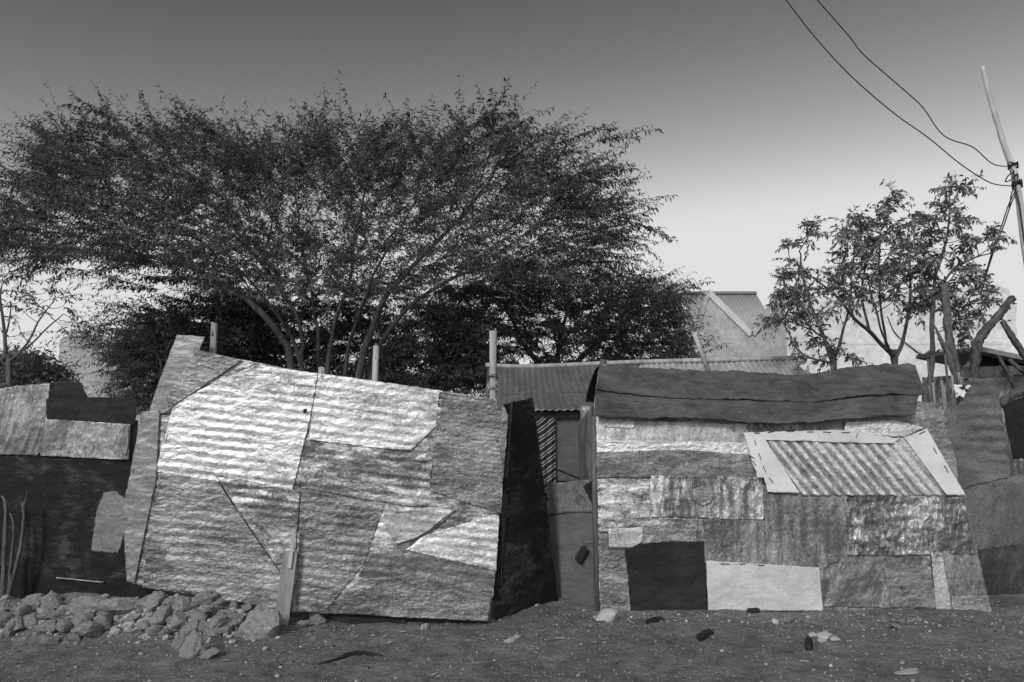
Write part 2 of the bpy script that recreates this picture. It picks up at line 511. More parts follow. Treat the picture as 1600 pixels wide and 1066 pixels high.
# ================================================================== LEFT: big leaning screen of tin sheets
PL = pxplane(200, 6.34, 780, 6.66)
RB = R(-6.8)
LR = (RB, 0.076, 0.0052, 0.25, 0.8)
g0 = PL.pt(PL.uv(480, 960)[0], 0)
SL = thing('tin_sheet_screen', g0, 'tall tilted screen of bright crumpled tin sheets held up by posts behind the rubble', 'sheet wall')
def L(poly, off, mat, **k):
    k.setdefault('rib', LR)
    k.setdefault('crum', 0.0045); k.setdefault('res', 0.0125)
    return sheet('tin_sheet', poly, PL, off, M[mat], SL, seed=len(SL.children) * 1.37, **k)
# full-size sheets underneath, then the ones nailed over them
L([(310, 549), (492, 584), (470, 790), (440, 952), (206, 912), (198, 800), (246, 616)], 0.000, 'tin_mid')
L([(470, 583), (690, 611), (776, 624), (779, 800), (764, 968), (456, 956)], 0.004, 'tin_mid')
L([(272, 632), (312, 610), (400, 570), (502, 584), (486, 650), (466, 772), (243, 737)], 0.022, 'tin_bright', bulge=0.006)
L([(309, 547), (402, 568), (352, 607), (276, 632), (264, 640), (262, 620)], 0.032, 'tin_grey', rib=(RB, 0.12, 0.004))
L([(278, 523), (321, 527), (312, 550), (266, 646), (233, 647), (248, 600)], 0.026, 'tin_strip', rib=None, crum=0.003, label='flat grey strip poking above the top edge')
L([(223, 644), (268, 640), (246, 745), (238, 918), (200, 908), (193, 800)], 0.034, 'tin_strip', rib=None, crum=0.004)
L([(243, 735), (340, 752), (446, 902), (440, 952), (205, 914), (236, 800)], 0.018, 'tin_grey')
L([(336, 740), (470, 768), (460, 890), (446, 905)], 0.028, 'tin_mid')
L([(498, 583), (692, 611), (688, 660), (640, 706), (590, 700), (482, 692)], 0.026, 'tin_bright', bulge=0.006)
L([(682, 612), (770, 624), (790, 652), (783, 802), (668, 766), (676, 700)], 0.034, 'tin_grey', rib=(RB, 0.04, 0.004), bulge=0.008)
L([(480, 690), (600, 700), (674, 738), (700, 790), (640, 792), (470, 762)], 0.018, 'tin_mid')
L([(470, 764), (600, 790), (570, 880), (508, 956), (464, 956)], 0.016, 'tin_grey')
L([(600, 802), (700, 790), (712, 796), (672, 832), (620, 850), (606, 830)], 0.040, 'tin_light', rib=(RB, 0.078, 0.004))
L([(714, 798), (780, 806), (775, 892), (610, 852), (664, 836)], 0.030, 'tin_bright')
L([(580, 862), (640, 856), (775, 890), (770, 934), (560, 900)], 0.024, 'tin_dull')
L([(562, 904), (640, 900), (768, 922), (762, 970), (506, 957)], 0.032, 'tin_grey', rib=(RB, 0.16, 0.005))
# turned-over right-hand margin
L([(770, 624), (786, 632), (794, 652), (790, 700), (783, 800), (774, 800), (780, 700)], 0.046, 'tin_grey', rib=None, crum=0.006)
# folds and rents
def crease(pts, off, w, mat='wire'):
    mb = MB()
    P = [PL.pt(*PL.uv(*p), off) for p in pts]
    P = cat(P, 4)
    n = len(P)
    mb.tube(P, [max(0.0006, w * math.sin(math.pi * (i + 0.3) / (n + 0.4))) for i in range(n)], 5)
    return mb.build('rent', M[mat], SL)
crease([(712, 795), (690, 812), (672, 828), (655, 838), (640, 850)], 0.030, 0.008)
crease([(336, 741), (352, 765), (366, 790)], 0.026, 0.004)
crease([(366, 790), (400, 838), (445, 903)], 0.026, 0.003)
crease([(252, 648), (262, 644), (282, 630)], 0.030, 0.004)
for a in [((304, 552), (309, 545)), ((391, 575), (399, 570)), ((503, 590), (505, 580)), ((493, 620), (496, 612)),
          ((486, 650), (489, 643)), ((473, 705), (476, 696)), ((600, 598), (605, 599)), ((684, 632), (687, 622)),
          ((262, 688), (264, 680)), ((240, 780), (241, 772)), ((672, 745), (673, 736)), ((519, 942), (525, 936)),
          ((474, 820), (475, 810)), ((776, 690), (778, 682))]:
    staple(PL, *a, 0.032, SL, M['wire'])
mb = MB()
c = PL.pt(*PL.uv(477, 642), 0.020)
mb.tube([c - PL.n * 0.004, c + PL.n * 0.004], [0.020, 0.016], 9, wob=0.5)
mb.build('rust_hole', M['wire'], SL)
# posts and rails behind it
def post(parent, name, px, ytop, Y, r, mat, lean=0.0, zbot=-0.15, seed=1.0, bumpy=0.12):
    t = at(px, ytop, Y)
    b = Vector((t.x + lean, t.y, zbot))
    n = 9
    pts = [b.lerp(t, i / (n - 1)) + Vector((noise.noise(Vector((i * 0.5, seed, 0))), noise.noise(Vector((seed, i * 0.5, 3))), 0)) * r * 0.35 for i in range(n)]
    m = MB(); m.tube(pts, [r * (1.12 - 0.24 * i / (n - 1)) for i in range(n)], 9, wob=bumpy * 5, seed=seed)
    for q in range(2):
        e = t + Vector((r * 0.5 * math.cos(q * 2.1 + seed), r * 0.5 * math.sin(q * 2.1 + seed), 0))
        m.tube([e - Vector((0, 0, 0.12)), e + Vector((r * 0.1 * math.cos(q + seed), 0, 0.012 * ((q * 7 + int(seed * 3)) % 3)))], [r * 0.5, r * 0.12], 5, wob=0.6, seed=seed + q)
    return m.build(name, M[mat], parent, True)
def behind(px):  # depth just behind the left screen at a column
    u = PL.uv(px, 700)[0]
    return PL.pt(u, 0).y
post(SL, 'post', 335, 505, behind(335) + 0.12, 0.034, 'wood', 0.03, seed=2.2)
post(SL, 'post', 502, 574, behind(502) + 0.10, 0.028, 'wood_pale', seed=3.1)
post(SL, 'post', 588, 541, behind(588) + 0.12, 0.030, 'wood_pale', seed=4.7)
post(SL, 'post', 771, 517, behind(771) + 0.10, 0.036, 'wood_pale', -0.02, seed=5.9)
for v in (0.7, 1.55):
    m = MB()
    m.tube([PL.pt(PL.uv(215, 700)[0], v + 0.12, -0.06), PL.pt(PL.uv(500, 700)[0], v + 0.03, -0.06), PL.pt(PL.uv(775, 700)[0], v - 0.1, -0.06)], 0.03, 8)
    m.build('rail', M['wood_dark'], SL, True)
# the plank driven in front of the seam
uA, vA = PL.uv(457, 860); uB, vB = PL.uv(440, 984)
m = MB()
top, bot = PL.pt(uA, vA, 0.075), PL.pt(uB, -0.12, 0.10)
ax = ((top - bot).normalized())
sx = ax.cross(PL.n).normalized()
L_ = (top - bot).length / 2
m.box((top + bot) / 2, (0.058, 0.016, L_), (sx, ax.cross(sx).normalized(), ax))
m.build('plank', M['wood'], SL)
m = MB()
c2 = PL.pt(PL.uv(461, 845)[0], PL.uv(461, 845)[1], 0.10)
m.box(c2 - ax * 0.05, (0.014, 0.010, 0.16), (sx, ax.cross(sx).normalized(), ax))
m.build('splinter', M['wood_pale'], SL)
# twist of wire round the corner post
def ring(parent, c, r, n=3, mat='wire', rr=0.004, tilt=0.2):
    m = MB()
    P = [Vector(c) + Vector((math.cos(t * 0.5) * r, math.sin(t * 0.5) * r, tilt * r * math.sin(t * 0.9) + t * 0.0012)) for t in range(int(n * 12.6))]
    m.tube(P, rr, 5)
    return m.build('wire_binding', M[mat], parent)
pc = at(771, 592, behind(771) + 0.10)
ring(SL, pc, 0.05, 2); ring(SL, pc + Vector((0, 0, -0.1)), 0.052, 3, 'wood_pale', 0.006, 0.6)
pc = at(771, 905, behind(771) + 0.10); ring(SL, (pc.x - 0.01, pc.y, pc.z), 0.055, 2); ring(SL, (pc.x - 0.01, pc.y, pc.z - 0.05), 0.055, 2, 'paper', 0.008)
# dark rubber flap closing the gap under the sheet
PU = Plane(PL.pt(0, 0, -0.03), PL.pt(1, 0, -0.03))
sheet('rubber_flap', [(512, 952), (636, 960), (634, 986), (536, 998)], PU, 0.0, M['black_board'], SL, jag=0.004, thick=0.006, label='black flap under the lower edge')

# ================================================================== dark door leaf standing ajar in the gap
PD = pxplane(783, 6.76, 870, 7.42)
gd = PD.pt(PD.uv(830, 960)[0], 0)
DL = thing('door_leaf', gd, 'narrow black door leaf standing ajar beside the tin screen', 'door')
sheet('leaf_panel', [(786, 632), (832, 622), (872, 940), (770, 968)], PD, 0.0, M['black_door'], DL, crum=0.006, bulge=0.01, thick=0.012)
sheet('leaf_margin', [(786, 632), (800, 630), (790, 800), (778, 966), (769, 968), (783, 800)], PD, 0.016, M['tin_dark'], DL, crum=0.004)
m = MB()
e0, e1 = PD.pt(*PD.uv(833, 622), -0.03), PD.pt(*PD.uv(872, 940), -0.03)
m.tube([e0, (e0 + e1) / 2 + Vector((0.01, 0, 0)), e1 + Vector((0, 0, -0.03))], 0.022, 8)
m.build('hanging_stile', M['wood_dark'], DL, True)

# ================================================================== gate of grey sheet in the gap
PG = pxplane(858, 7.6, 938, 7.3)
GT = thing('sheet_gate', PG.pt(PG.uv(900, 950)[0], 0), 'low grey metal gate sheet closing the gap between the two shacks', 'gate')
sheet('gate_sheet', [(858, 802), (936, 798), (938, 964), (862, 964)], PG, 0, M['grey_board'], GT, crum=0.005, bulge=0.01)
sheet('ribbed_sheet', [(852, 756), (918, 750), (934, 800), (934, 808), (858, 806)], PG, -0.02, M['tin_roof'], GT, rib=(R(90), 0.032, 0.006))
m = MB(); m.tube([PG.pt(*PG.uv(856, 804), 0.01), PG.pt(*PG.uv(890, 799), 0.012), PG.pt(*PG.uv(936, 800), 0.01)], 0.012, 7); m.build('gate_rail', M['wood_dark'], GT, True)
# flat black box hung on wire
HB = thing('hanging_box', PG.pt(*PG.uv(912, 866), 0.05), 'small flat black box hung by bent wire on the grey gate', 'box')
m = MB()
c = PG.pt(*PG.uv(912, 866), 0.045)
th = R(-32)
ux = PG.u * math.cos(th) + PG.v * math.sin(th); vx = -PG.u * math.sin(th) + PG.v * math.cos(th)
m.box(c, (0.040, 0.078, 0.014), (ux, vx, PG.n)); ob = m.build('case', M['rubber'], HB)
bv = ob.modifiers.new('bevel', 'BEVEL'); bv.width = 0.006; bv.segments = 2
m = MB()
t0 = c + vx * 0.078
m.tube(cat([t0, t0 + PG.v * 0.03 - PG.u * 0.012, t0 + PG.v * 0.065 - PG.u * 0.03]), 0.0035, 5)
m.tube(cat([t0, t0 + PG.v * 0.035 + PG.u * 0.02, t0 + PG.v * 0.05 + PG.u * 0.06, t0 + PG.v * 0.045 + PG.u * 0.11]), 0.0035, 5)
m.build('hook_wire', M['wire'], HB)
# scrap of dark rag at the gate's upper corner
RG = thing('rag', PG.pt(*PG.uv(924, 775), 0.03), 'ragged black cloth hanging at the shack corner over the gate', 'rag')
sheet('cloth', [(912, 762), (924, 752), (932, 754), (933, 792), (926, 788), (920, 776)], PG, 0.03, M['cloth_black'], RG, crum=0.012, jag=0.03)

# ================================================================== house behind: corrugated roof, curtain and door
HX0, HX1 = at(762, 573, 10.4).x, at(1240, 562, 10.4).x
zr0, zr1 = at(762, 574, 10.4).z, at(1240, 562, 10.4).z
ze0, ze1 = at(835, 642, 8.9).z, at(835, 642, 8.9).z + 0.05
BH = thing('back_house', (1.5, 9.6, 0), 'low tin house behind the shacks under a ribbed metal roof', 'house')
def roof_sheet(xa, xb, mat, par, seed, lift):
    nu, nv = max(6, int((xb - xa) / 0.0127)), 26
    V, F = [], []
    for j in range(nv + 1):
        t = j / nv
        for i in range(nu + 1):
            x = xa + (xb - xa) * i / nu
            f = (x - HX0) / (HX1 - HX0)
            zr = zr0 + (zr1 - zr0) * f
            ze = ze0 + (ze1 - ze0) * f
            z = ze + (zr - ze) * t - 0.10 * math.sin(math.pi * t) * (1 - 0.6 * f) * 0.6
            Y = 8.9 + 1.5 * t
            bend = 0.10 * (1 - t) ** 2 * math.exp(-((x - 0.9) / 0.4) ** 2)
            h = 0.009 * math.cos(2 * math.pi * x / 0.076) + lift + 0.006 * noise.noise(Vector((x * 2, t * 3, seed)))
            V.append((x + bend, Y - 0.4 * h, z + 0.9 * h + (0.012 * noise.noise(Vector((x * 5, 0, seed))) if j == 0 else 0)))
    w = nu + 1
    for j in range(nv):
        for i in range(nu):
            F.append((j * w + i, j * w + i + 1, (j + 1) * w + i + 1, (j + 1) * w + i))
    me = bpy.data.meshes.new('roof_sheet')
    me.from_pydata(V, [], F)
    uvl = me.uv_layers.new(name='UVMap')
    uvs = np.array([(V[l.vertex_index][1], V[l.vertex_index][0]) for l in me.loops], dtype=np.float32).ravel()
    uvl.data.foreach_set('uv', uvs)
    me.materials.append(mat)
    me.polygons.foreach_set('use_smooth', [True] * len(me.polygons))
    o = link('roof_sheet', me, par)
    so = o.modifiers.new('thickness', 'SOLIDIFY'); so.thickness = 0.002
edges = np.linspace(HX0, HX1, 7)
for i in range(6):
    roof_sheet(edges[i] - (0.05 if i else 0), edges[i + 1], M['tin_roof' if i < 3 else 'tin_roof_light'], BH, i * 3.3, 0.004 * (i % 2))
m = MB(); m.prism([(HX0, 10.42, zr0 - 0.02), (HX0, 10.42, zr0 - 0.05), (HX0, 11.95, ze0 - 0.03), (HX0, 11.95, ze0)], (HX1 - HX0, 0, (zr1 - zr0) * 0.9)); m.build('back_slope', M['tin_roof'], BH)
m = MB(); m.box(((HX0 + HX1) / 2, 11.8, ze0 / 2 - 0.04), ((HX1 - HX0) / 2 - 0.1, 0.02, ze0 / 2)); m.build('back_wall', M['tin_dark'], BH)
m = MB(); m.tube(cat([(HX0 - 0.03, 10.38, zr0 + 0.03), (HX0 + 0.6, 10.38, zr0 + 0.01), ((HX0 + HX1) / 2, 10.38, (zr0 + zr1) / 2 + 0.02), (HX1 + 0.02, 10.38, zr1 + 0.02)], 6), 0.034, 8)
m.build('ridge_pole', M['wood_pale'], BH, True)
wy = 9.12
m = MB(); m.box(((HX0 + HX1) / 2, wy, ze0 - 0.05), ((HX1 - HX0) / 2 - 0.08, 0.03, 0.028)); m.build('eave_beam', M['wood'], BH)
PB = Plane((HX0, wy + 0.05), (HX1, wy + 0.05))
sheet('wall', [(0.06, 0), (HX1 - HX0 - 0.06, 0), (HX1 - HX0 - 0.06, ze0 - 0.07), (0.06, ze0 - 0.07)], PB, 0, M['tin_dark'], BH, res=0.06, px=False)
sheet('side_wall', [(0.0, 0), (1.2, 0), (1.2, ze0 + 0.4), (0, ze0 - 0.1)], Plane((HX1 - 0.08, wy + 0.06), (HX1 - 0.08, 10.4)), 0, M['tin_dull'], BH, res=0.05, px=False, rib=(R(90), 0.076, 0.008))
sheet('side_wall', [(0.0, 0), (1.2, 0), (1.2, ze0 - 0.1), (0, ze0 + 0.4)], Plane((HX0 + 0.08, 10.4), (HX0 + 0.08, wy + 0.06)), 0, M['tin_dull'], BH, res=0.05, px=False, rib=(R(90), 0.076, 0.008))
PB2 = Plane((HX0, wy - 0.02), (HX1, wy - 0.02))
sheet('valance', [(834, 644), (932, 644), (932, 655), (834, 655)], PB2, 0.0, M['tin_roof_light'], BH, rib=(R(90), 0.04, 0.006))
sheet('door', [(868, 652), (930, 652), (930, 752), (868, 752)], PB2, 0.0, M['grey_board'], BH, crum=0.003, bulge=0.01)
m = MB()
for px_ in (867, 931):
    a = PB2.pt(*PB2.uv(px_, 652), 0.01); b = PB2.pt(PB2.uv(px_, 652)[0], 0, 0.01)
    m = MB(); m.tube([b, a], 0.018, 7); m.build('door_post', M['wood'], BH, True)
m = MB(); m.tube(cat([PB2.pt(*PB2.uv(862, 728), 0.03), PB2.pt(*PB2.uv(885, 738), 0.03), PB2.pt(*PB2.uv(910, 748), 0.03)]), 0.008, 6); m.build('stick', M['wood_dark'], BH, True)
m = MB(); m.tube(cat([at(765, 618, 8.75), at(800, 617, 8.75), at(840, 615, 8.8), at(880, 614, 8.8), at(932, 613, 8.8)]), 0.005, 5); m.build('string', M['wood_dark'], BH)
# striped curtain
def curtain_mat():
    t = NT('striped_cloth')
    co = t.node('ShaderNodeUVMap').outputs[0]
    w = t.node('ShaderNodeTexWave'); w.wave_type = 'BANDS'; w.bands_direction = 'X'
    w.inputs['Scale'].default_value = 3.6; w.inputs['Distortion'].default_value = 1.2; w.inputs['Detail'].default_value = 2
    w.inputs['Detail Scale'].default_value = 1.0
    t.l.new(t.mapping(co, rot=(0, 0, R(53))), w.inputs['Vector'])
    c = t.ramp(w.outputs['Fac'], [(0.30, 0.025), (0.42, 0.14), (0.66, 0.16), (0.74, 0.5), (0.82, 0.5), (0.9, 0.03)])
    return t.fin(c, 0.95, 0, None, 0.1)
M['curtain'] = curtain_mat()
CU = thing('curtain', PB2.pt(PB2.uv(850, 770)[0], PB2.uv(850, 770)[1], 0.06), 'striped cloth curtain with slanting bands hanging in the doorway', 'curtain')
def curtain():
    u0, v0 = PB2.uv(834, 652); u1, v1 = PB2.uv(868, 772)
    V, F, U = [], [], []
    nu, nv = 26, 40
    for j in range(nv + 1):
        for i in range(nu + 1):
            a, b = i / nu, j / nv
            u = u0 + (u1 - u0) * a * (1 - 0.12 * b) + 0.03 * b; v = v0 + (v1 - v0) * b
            V.append(PB2.pt(u, v, 0.07 + 0.018 * math.sin(a * 17 + b * 1.5) * (0.4 + 0.6 * b)))
            U.append((u, v))
    for j in range(nv):
        for i in range(nu):
            F.append((j * (nu + 1) + i, (j + 1) * (nu + 1) + i, (j + 1) * (nu + 1) + i + 1, j * (nu + 1) + i + 1))
    me = bpy.data.meshes.new('cloth'); me.from_pydata([tuple(v) for v in V], [], F)
    ul = me.uv_layers.new(name='UVMap')
    for l in me.loops: ul.data[l.index].uv = U[l.vertex_index]
    me.materials.append(M['curtain']); me.polygons.foreach_set('use_smooth', [True] * len(me.polygons))
    o = link('cloth', me, CU)
    so = o.modifiers.new('thickness', 'SOLIDIFY'); so.thickness = 0.003
curtain()
m = MB(); a, b = PB2.pt(*PB2.uv(832, 652), 0.07), PB2.pt(*PB2.uv(870, 652), 0.07)
m.tube([a, b], 0.006, 6); m.build('curtain_rod', M['wood_dark'], CU)
# plank leaning on the far eave and a peg
LP = thing('wooden_pole', at(1107, 583, 9.6), 'pale wooden pole leaning on the ribbed roof behind the shack', 'pole')
m = MB(); m.tube([at(1084, 520, 9.6), at(1096, 550, 9.6), at(1110, 590, 9.6)], 0.030, 8, wob=0.2); m.build('shaft', M['wood_pale'], LP, True)

# ================================================================== RIGHT: patched shack
PR = pxplane(930, 6.94, 1545, 6.94)
RS = thing('patchwork_shack', PR.pt(PR.uv(1230, 955)[0], 0), 'low shack patched with tin sheets, pale boards and a black square under dark felt', 'shack')
def S(name, poly, off, mat, **k):
    k.setdefault('rib', None)
    return sheet(name, poly, PR, off, M[mat], RS, seed=len(RS.children) * 1.91 + 3, **k)
H, V_ = 0.0, R(90)
# big sheets underneath
S('tin_sheet', [(931, 648), (1200, 650), (1210, 956), (937, 963)], 0.0, 'tin_mid', rib=(H, 0.10, 0.004))
S('tin_sheet', [(1165, 648), (1434, 648), (1546, 956), (1190, 956)], 0.004, 'tin_dull', rib=(V_, 0.076, 0.004))
S('tin_sheet', [(932, 655), (1168, 662), (1170, 696), (932, 692)], 0.016, 'tin_light', rib=(V_, 0.20, 0.003))
S('tin_sheet', [(932, 688), (1176, 692), (1182, 712), (932, 711)], 0.028, 'tin_white', rib=(H, 0.05, 0.005))
S('tin_sheet', [(932, 707), (1060, 702), (1180, 712), (1194, 747), (933, 747)], 0.038, 'tin_dull', crum=0.003, label='flat grey sheet with a curved upper edge')
S('tin_sheet', [(933, 745), (1018, 745), (1018, 808), (935, 808)], 0.020, 'tin_mid', rib=(H, 0.12, 0.006))
S('tin_sheet', [(1014, 743), (1192, 746), (1192, 812), (1014, 807)], 0.042, 'tin_mid', rib=(V_, 0.076, 0.007), crum=0.007)
S('tin_sheet', [(935, 806), (1090, 806), (1090, 830), (936, 832)], 0.028, 'tin_mid', rib=(H, 0.06, 0.005))
S('tin_sheet', [(1003, 824), (1088, 826), (1088, 850), (1003, 850)], 0.034, 'tin_grey', rib=(H, 0.06, 0.004), crum=0.006)
S('tin_patch', [(950, 826), (1004, 823), (1004, 846), (985, 856), (951, 855)], 0.044, 'tin_light', crum=0.002, label='small pale patch above the black square')
S('tin_sheet', [(936, 850), (980, 855), (986, 961), (938, 962)], 0.024, 'tin_grey', rib=(H, 0.13, 0.007))
S('tin_sheet', [(1086, 810), (1194, 812), (1196, 884), (1098, 880)], 0.034, 'tin_grey', rib=(V_, 0.076, 0.006))
S('tin_sheet', [(1192, 770), (1324, 774), (1322, 868), (1282, 890), (1196, 884)], 0.030, 'tin_dull', rib=(V_, 0.11, 0.007))
S('tin_sheet', [(1318, 770), (1502, 772), (1522, 866), (1322, 868)], 0.040, 'tin_shiny', rib=(V_, 0.076, 0.004), crum=0.012)
S('tin_sheet', [(1278, 866), (1452, 868), (1478, 952), (1282, 947)], 0.022, 'tin_dull', rib=(R(60), 0.2, 0.006), crum=0.008)
S('tin_sheet', [(1380, 886), (1452, 884), (1462, 950), (1390, 948)], 0.034, 'tin_grey', crum=0.004)
S('tin_strip', [(1452, 862), (1470, 864), (1484, 952), (1460, 952)], 0.046, 'tin_light', crum=0.004)
S('tin_sheet', [(1462, 862), (1524, 858), (1547, 957), (1484, 953)], 0.036, 'tin_dull', rib=(V_, 0.2, 0.003))
S('tin_patch', [(1484, 930), (1541, 930), (1547, 957), (1486, 955)], 0.046, 'tin_grey', crum=0.004)
S('tin_sheet', [(1187, 682), (1400, 684), (1440, 690), (1500, 774), (1252, 774)], 0.052, 'tin_ribbed', rib=(R(-51), 0.080, 0.012, 0.8, 0.25), crum=0.006, label='bright sheet with slanting ribs')
WBAND = S('white_band', [(1166, 676), (1300, 672), (1340, 674), (1400, 686), (1390, 694), (1330, 692), (1180, 690)], 0.088, 'white_board', crum=0.002, label='long white band nailed above the slanting ribs')
WB1 = S('white_board', [(1159, 676), (1182, 676), (1216, 747), (1180, 746)], 0.088, 'white_board', crum=0.002)
WB2 = S('white_board', [(1180, 686), (1190, 684), (1246, 770), (1196, 768), (1184, 720)], 0.098, 'white_board', crum=0.002)
WB3 = S('white_board', [(1408, 684), (1443, 670), (1503, 773), (1474, 773)], 0.088, 'white_board', crum=0.002, label='slanting white board at the right')
S('tin_sheet', [(1318, 660), (1390, 656), (1440, 668), (1410, 684), (1318, 674)], 0.050, 'tin_white', crum=0.008)
S('tin_sheet', [(1425, 626), (1470, 630), (1484, 668), (1440, 676), (1420, 668)], 0.004, 'tin_grey', crum=0.006)
S('tin_sheet', [(1446, 668), (1474, 660), (1494, 720), (1496, 764), (1488, 752)], 0.020, 'tin_dull', crum=0.004)
S('black_board', [(976, 857), (1006, 849), (1030, 846), (1098, 845), (1104, 955), (986, 960)], 0.052, 'black_board', crum=0.004, thick=0.010, label='black square board at the foot of the wall')
PLY = S('plywood_board', [(1102, 875), (1278, 886), (1283, 953), (1105, 953)], 0.056, 'ply', crum=0.004, thick=0.008, label='pale wavy board beside the black square')
S('tin_patch', [(943, 657), (991, 659), (991, 669), (943, 667)], 0.030, 'tin_white', crum=0.002)
S('tin_patch', [(1104, 756), (1112, 762), (1110, 784), (1096, 790), (1082, 780), (1082, 764)], 0.052, 'tin_dull', crum=0.003)
for a in [((1176, 677), (1184, 677)), ((1196, 676), (1207, 674)), ((1225, 674), (1237, 674)), ((1257, 675), (1268, 675)), ((1282, 675), (1294, 676)),
          ((1311, 676), (1323, 676)), ((1333, 684), (1336, 677)), ((1176, 688), (1178, 696))]:
    staple(PR, *a, 0.055, WBAND, M['wire'])
for a in [((1169, 712), (1175, 716)), ((1173, 720), (1178, 727)), ((1175, 732), (1179, 738)), ((1431, 678), (1440, 674)), ((1453, 700), (1458, 709)), ((1470, 728), (1476, 738))]:
    staple(PR, *a, 0.055, WB1 if a[0][0] < 1300 else WB3, M['wire'])
for a in [((1182, 709), (1186, 718)), ((1189, 728), (1193, 738)), ((1198, 746), (1204, 754))]:
    staple(PR, *a, 0.061, WB2, M['wire'])
for a in [((1124, 880), (1138, 880)), ((1154, 880), (1163, 880)), ((1182, 882), (1192, 882))]:
    staple(PR, *a, 0.038, PLY, M['wire'])
# corner post, side walls, flat roof behind
m = MB(); u0 = PR.uv(927, 700)[0]
m.tube([PR.pt(u0 + 0.03, -0.1, -0.02), PR.pt(u0 + 0.01, 0.9, -0.02), PR.pt(u0 + 0.012, 1.78, -0.02)], 0.026, 8, wob=0.2); m.build('corner_post', M['wood_dark'], RS, True)
xl, xr = PR.pt(u0 + 0.03, 0).x, PR.pt(PR.uv(1440, 660)[0], 0).x
sheet('side_wall', [(0, 0), (1.7, 0), (1.7, 1.9), (0, 1.75)], Plane((xl, 8.75), (xl, 7.05)), 0, M['tin_dull'], RS, res=0.04, px=False, rib=(V_, 0.076, 0.008))
sheet('side_wall', [(0, 0), (1.7, 0), (1.7, 1.9), (0, 1.75)], Plane((xr + 0.05, 7.08), (xr + 0.05, 8.75)), 0, M['tin_dull'], RS, res=0.04, px=False, rib=(V_, 0.076, 0.008))
sheet('back_wall', [(0, 0), (xr - xl + 0.02, 0), (xr - xl + 0.02, 1.95), (0, 1.95)], Plane((xr + 0.04, 8.76), (xl, 8.76)), 0, M['tin_dull'], RS, res=0.06, px=False, rib=(V_, 0.076, 0.008))
# felt roof: two overlapping lengths on the front slope, carried on over the back
def felt(top, bot, Ytop, Ybot, off, name, seed, back=0.0):
    """top/bot: photo outlines of the upper and lower edge; the strip slopes back between the two depths"""
    xa, xb = top[0][0], top[-1][0]
    nu, nv = 300, 28
    V, F = [], []
    rows = nv + 1 + (10 if back else 0)
    for j in range(rows):
        for i in range(nu + 1):
            f = i / nu
            pxt = xa + (xb - xa) * f
            pyt = np.interp(pxt, [p[0] for p in top], [p[1] for p in top])
            pxb = bot[0][0] + (bot[-1][0] - bot[0][0]) * f
            pyb = np.interp(pxb, [p[0] for p in bot], [p[1] for p in bot])
            T = at(pxt, float(pyt), Ytop); B = at(pxb, float(pyb), Ybot)
            if j <= nv:
                t = j / nv
                p = B.lerp(T, t)
                sag = 0.034 * noise.fractal(Vector((p.x * 2.0, t * 1.6, seed)), 0.7, 2.1, 5) * math.sin(math.pi * min(1, t * 1.15 + 0.12)) + 0.007 * noise.fractal(Vector((p.x * 11, t * 5, seed)), 0.6, 2.0, 4)
                n_ = Vector((0, -0.75, 0.65))
                e = 0.014 * noise.noise(Vector((p.x * 6, seed, 1.0))) + 0.010 * noise.noise(Vector((p.x * 21, seed, 1.0)))
                p = p + n_ * (sag + off) + Vector((0, 0, e if j in (0, nv) else 0))
            else:
                t = (j - nv) / 10
                p = T + Vector((0, back * t, -0.30 * t * t)) + Vector((0, 0, 0.02 * noise.noise(Vector((T.x * 2, t * 3, 7))))) + Vector((0, -0.75, 0.65)) * off
            V.append(p)
    w = nu + 1
    for j in range(rows - 1):
        for i in range(nu):
            F.append((j * w + i, j * w + i + 1, (j + 1) * w + i + 1, (j + 1) * w + i))
    me = bpy.data.meshes.new(name); me.from_pydata([tuple(v) for v in V], [], F)
    ul = me.uv_layers.new(name='UVMap')
    ul.data.foreach_set('uv', np.array([(V[l.vertex_index].x, V[l.vertex_index].z + V[l.vertex_index].y) for l in me.loops], dtype=np.float32).ravel())
    me.materials.append(M['tarp']); me.polygons.foreach_set('use_smooth', [True] * len(me.polygons))
    o = link(name, me, RS)
    so = o.modifiers.new('thickness', 'SOLIDIFY'); so.thickness = 0.006; so.offset = -1
felt([(930, 606), (1000, 616), (1130, 622), (1280, 624), (1340, 618), (1390, 614), (1436, 612)],
     [(929, 653), (1000, 655), (1090, 657), (1180, 664), (1280, 663), (1320, 657), (1360, 654), (1427, 652)], 7.00, 6.83, 0.03, 'felt_strip', 1.7)
felt([(936, 576), (1000, 580), (1100, 585), (1160, 586), (1220, 591), (1260, 592), (1300, 584), (1350, 577), (1400, 575), (1427, 577)],
     [(931, 614), (970, 620), (1010, 624), (1060, 628), (1180, 631), (1280, 633), (1310, 628), (1350, 625), (1390, 622), (1443, 624)], 7.28, 6.97, 0.055, 'felt_strip', 5.3, 1.45)
# pale batten at the left edge of the felt, block on top
m = MB(); m.tube(cat([at(929, 640, 6.96), at(933, 605, 7.08), at(937, 580, 7.25), at(945, 572, 7.32), at(950, 577, 7.3)]), [0.010] * 8 + [0.016] * 9, 7); m.build('batten', M['wood_pale'], RS, True)
m = MB(); m.tube([at(940, 578, 7.55), at(943, 562, 7.55)], [0.045, 0.03], 7, wob=0.5); m.build('roof_block', M['wood_dark'], RS)
# stub on the roof
PK = thing('roof_stub', at(1262, 588, 7.75), 'small split wooden stub standing on the felt roof', 'wood stub')
m = MB()
for dx, dz, r in ((-8, 10, 0.016), (0, 17, 0.020), (9, 6, 0.014)):
    m.tube([at(1262 + dx, 594, 7.7), at(1262 + dx * 0.35, 588 - dz, 7.7)], [r, r * 0.5], 6, wob=0.3)
m.build('splinter', M['wood'], PK, True)

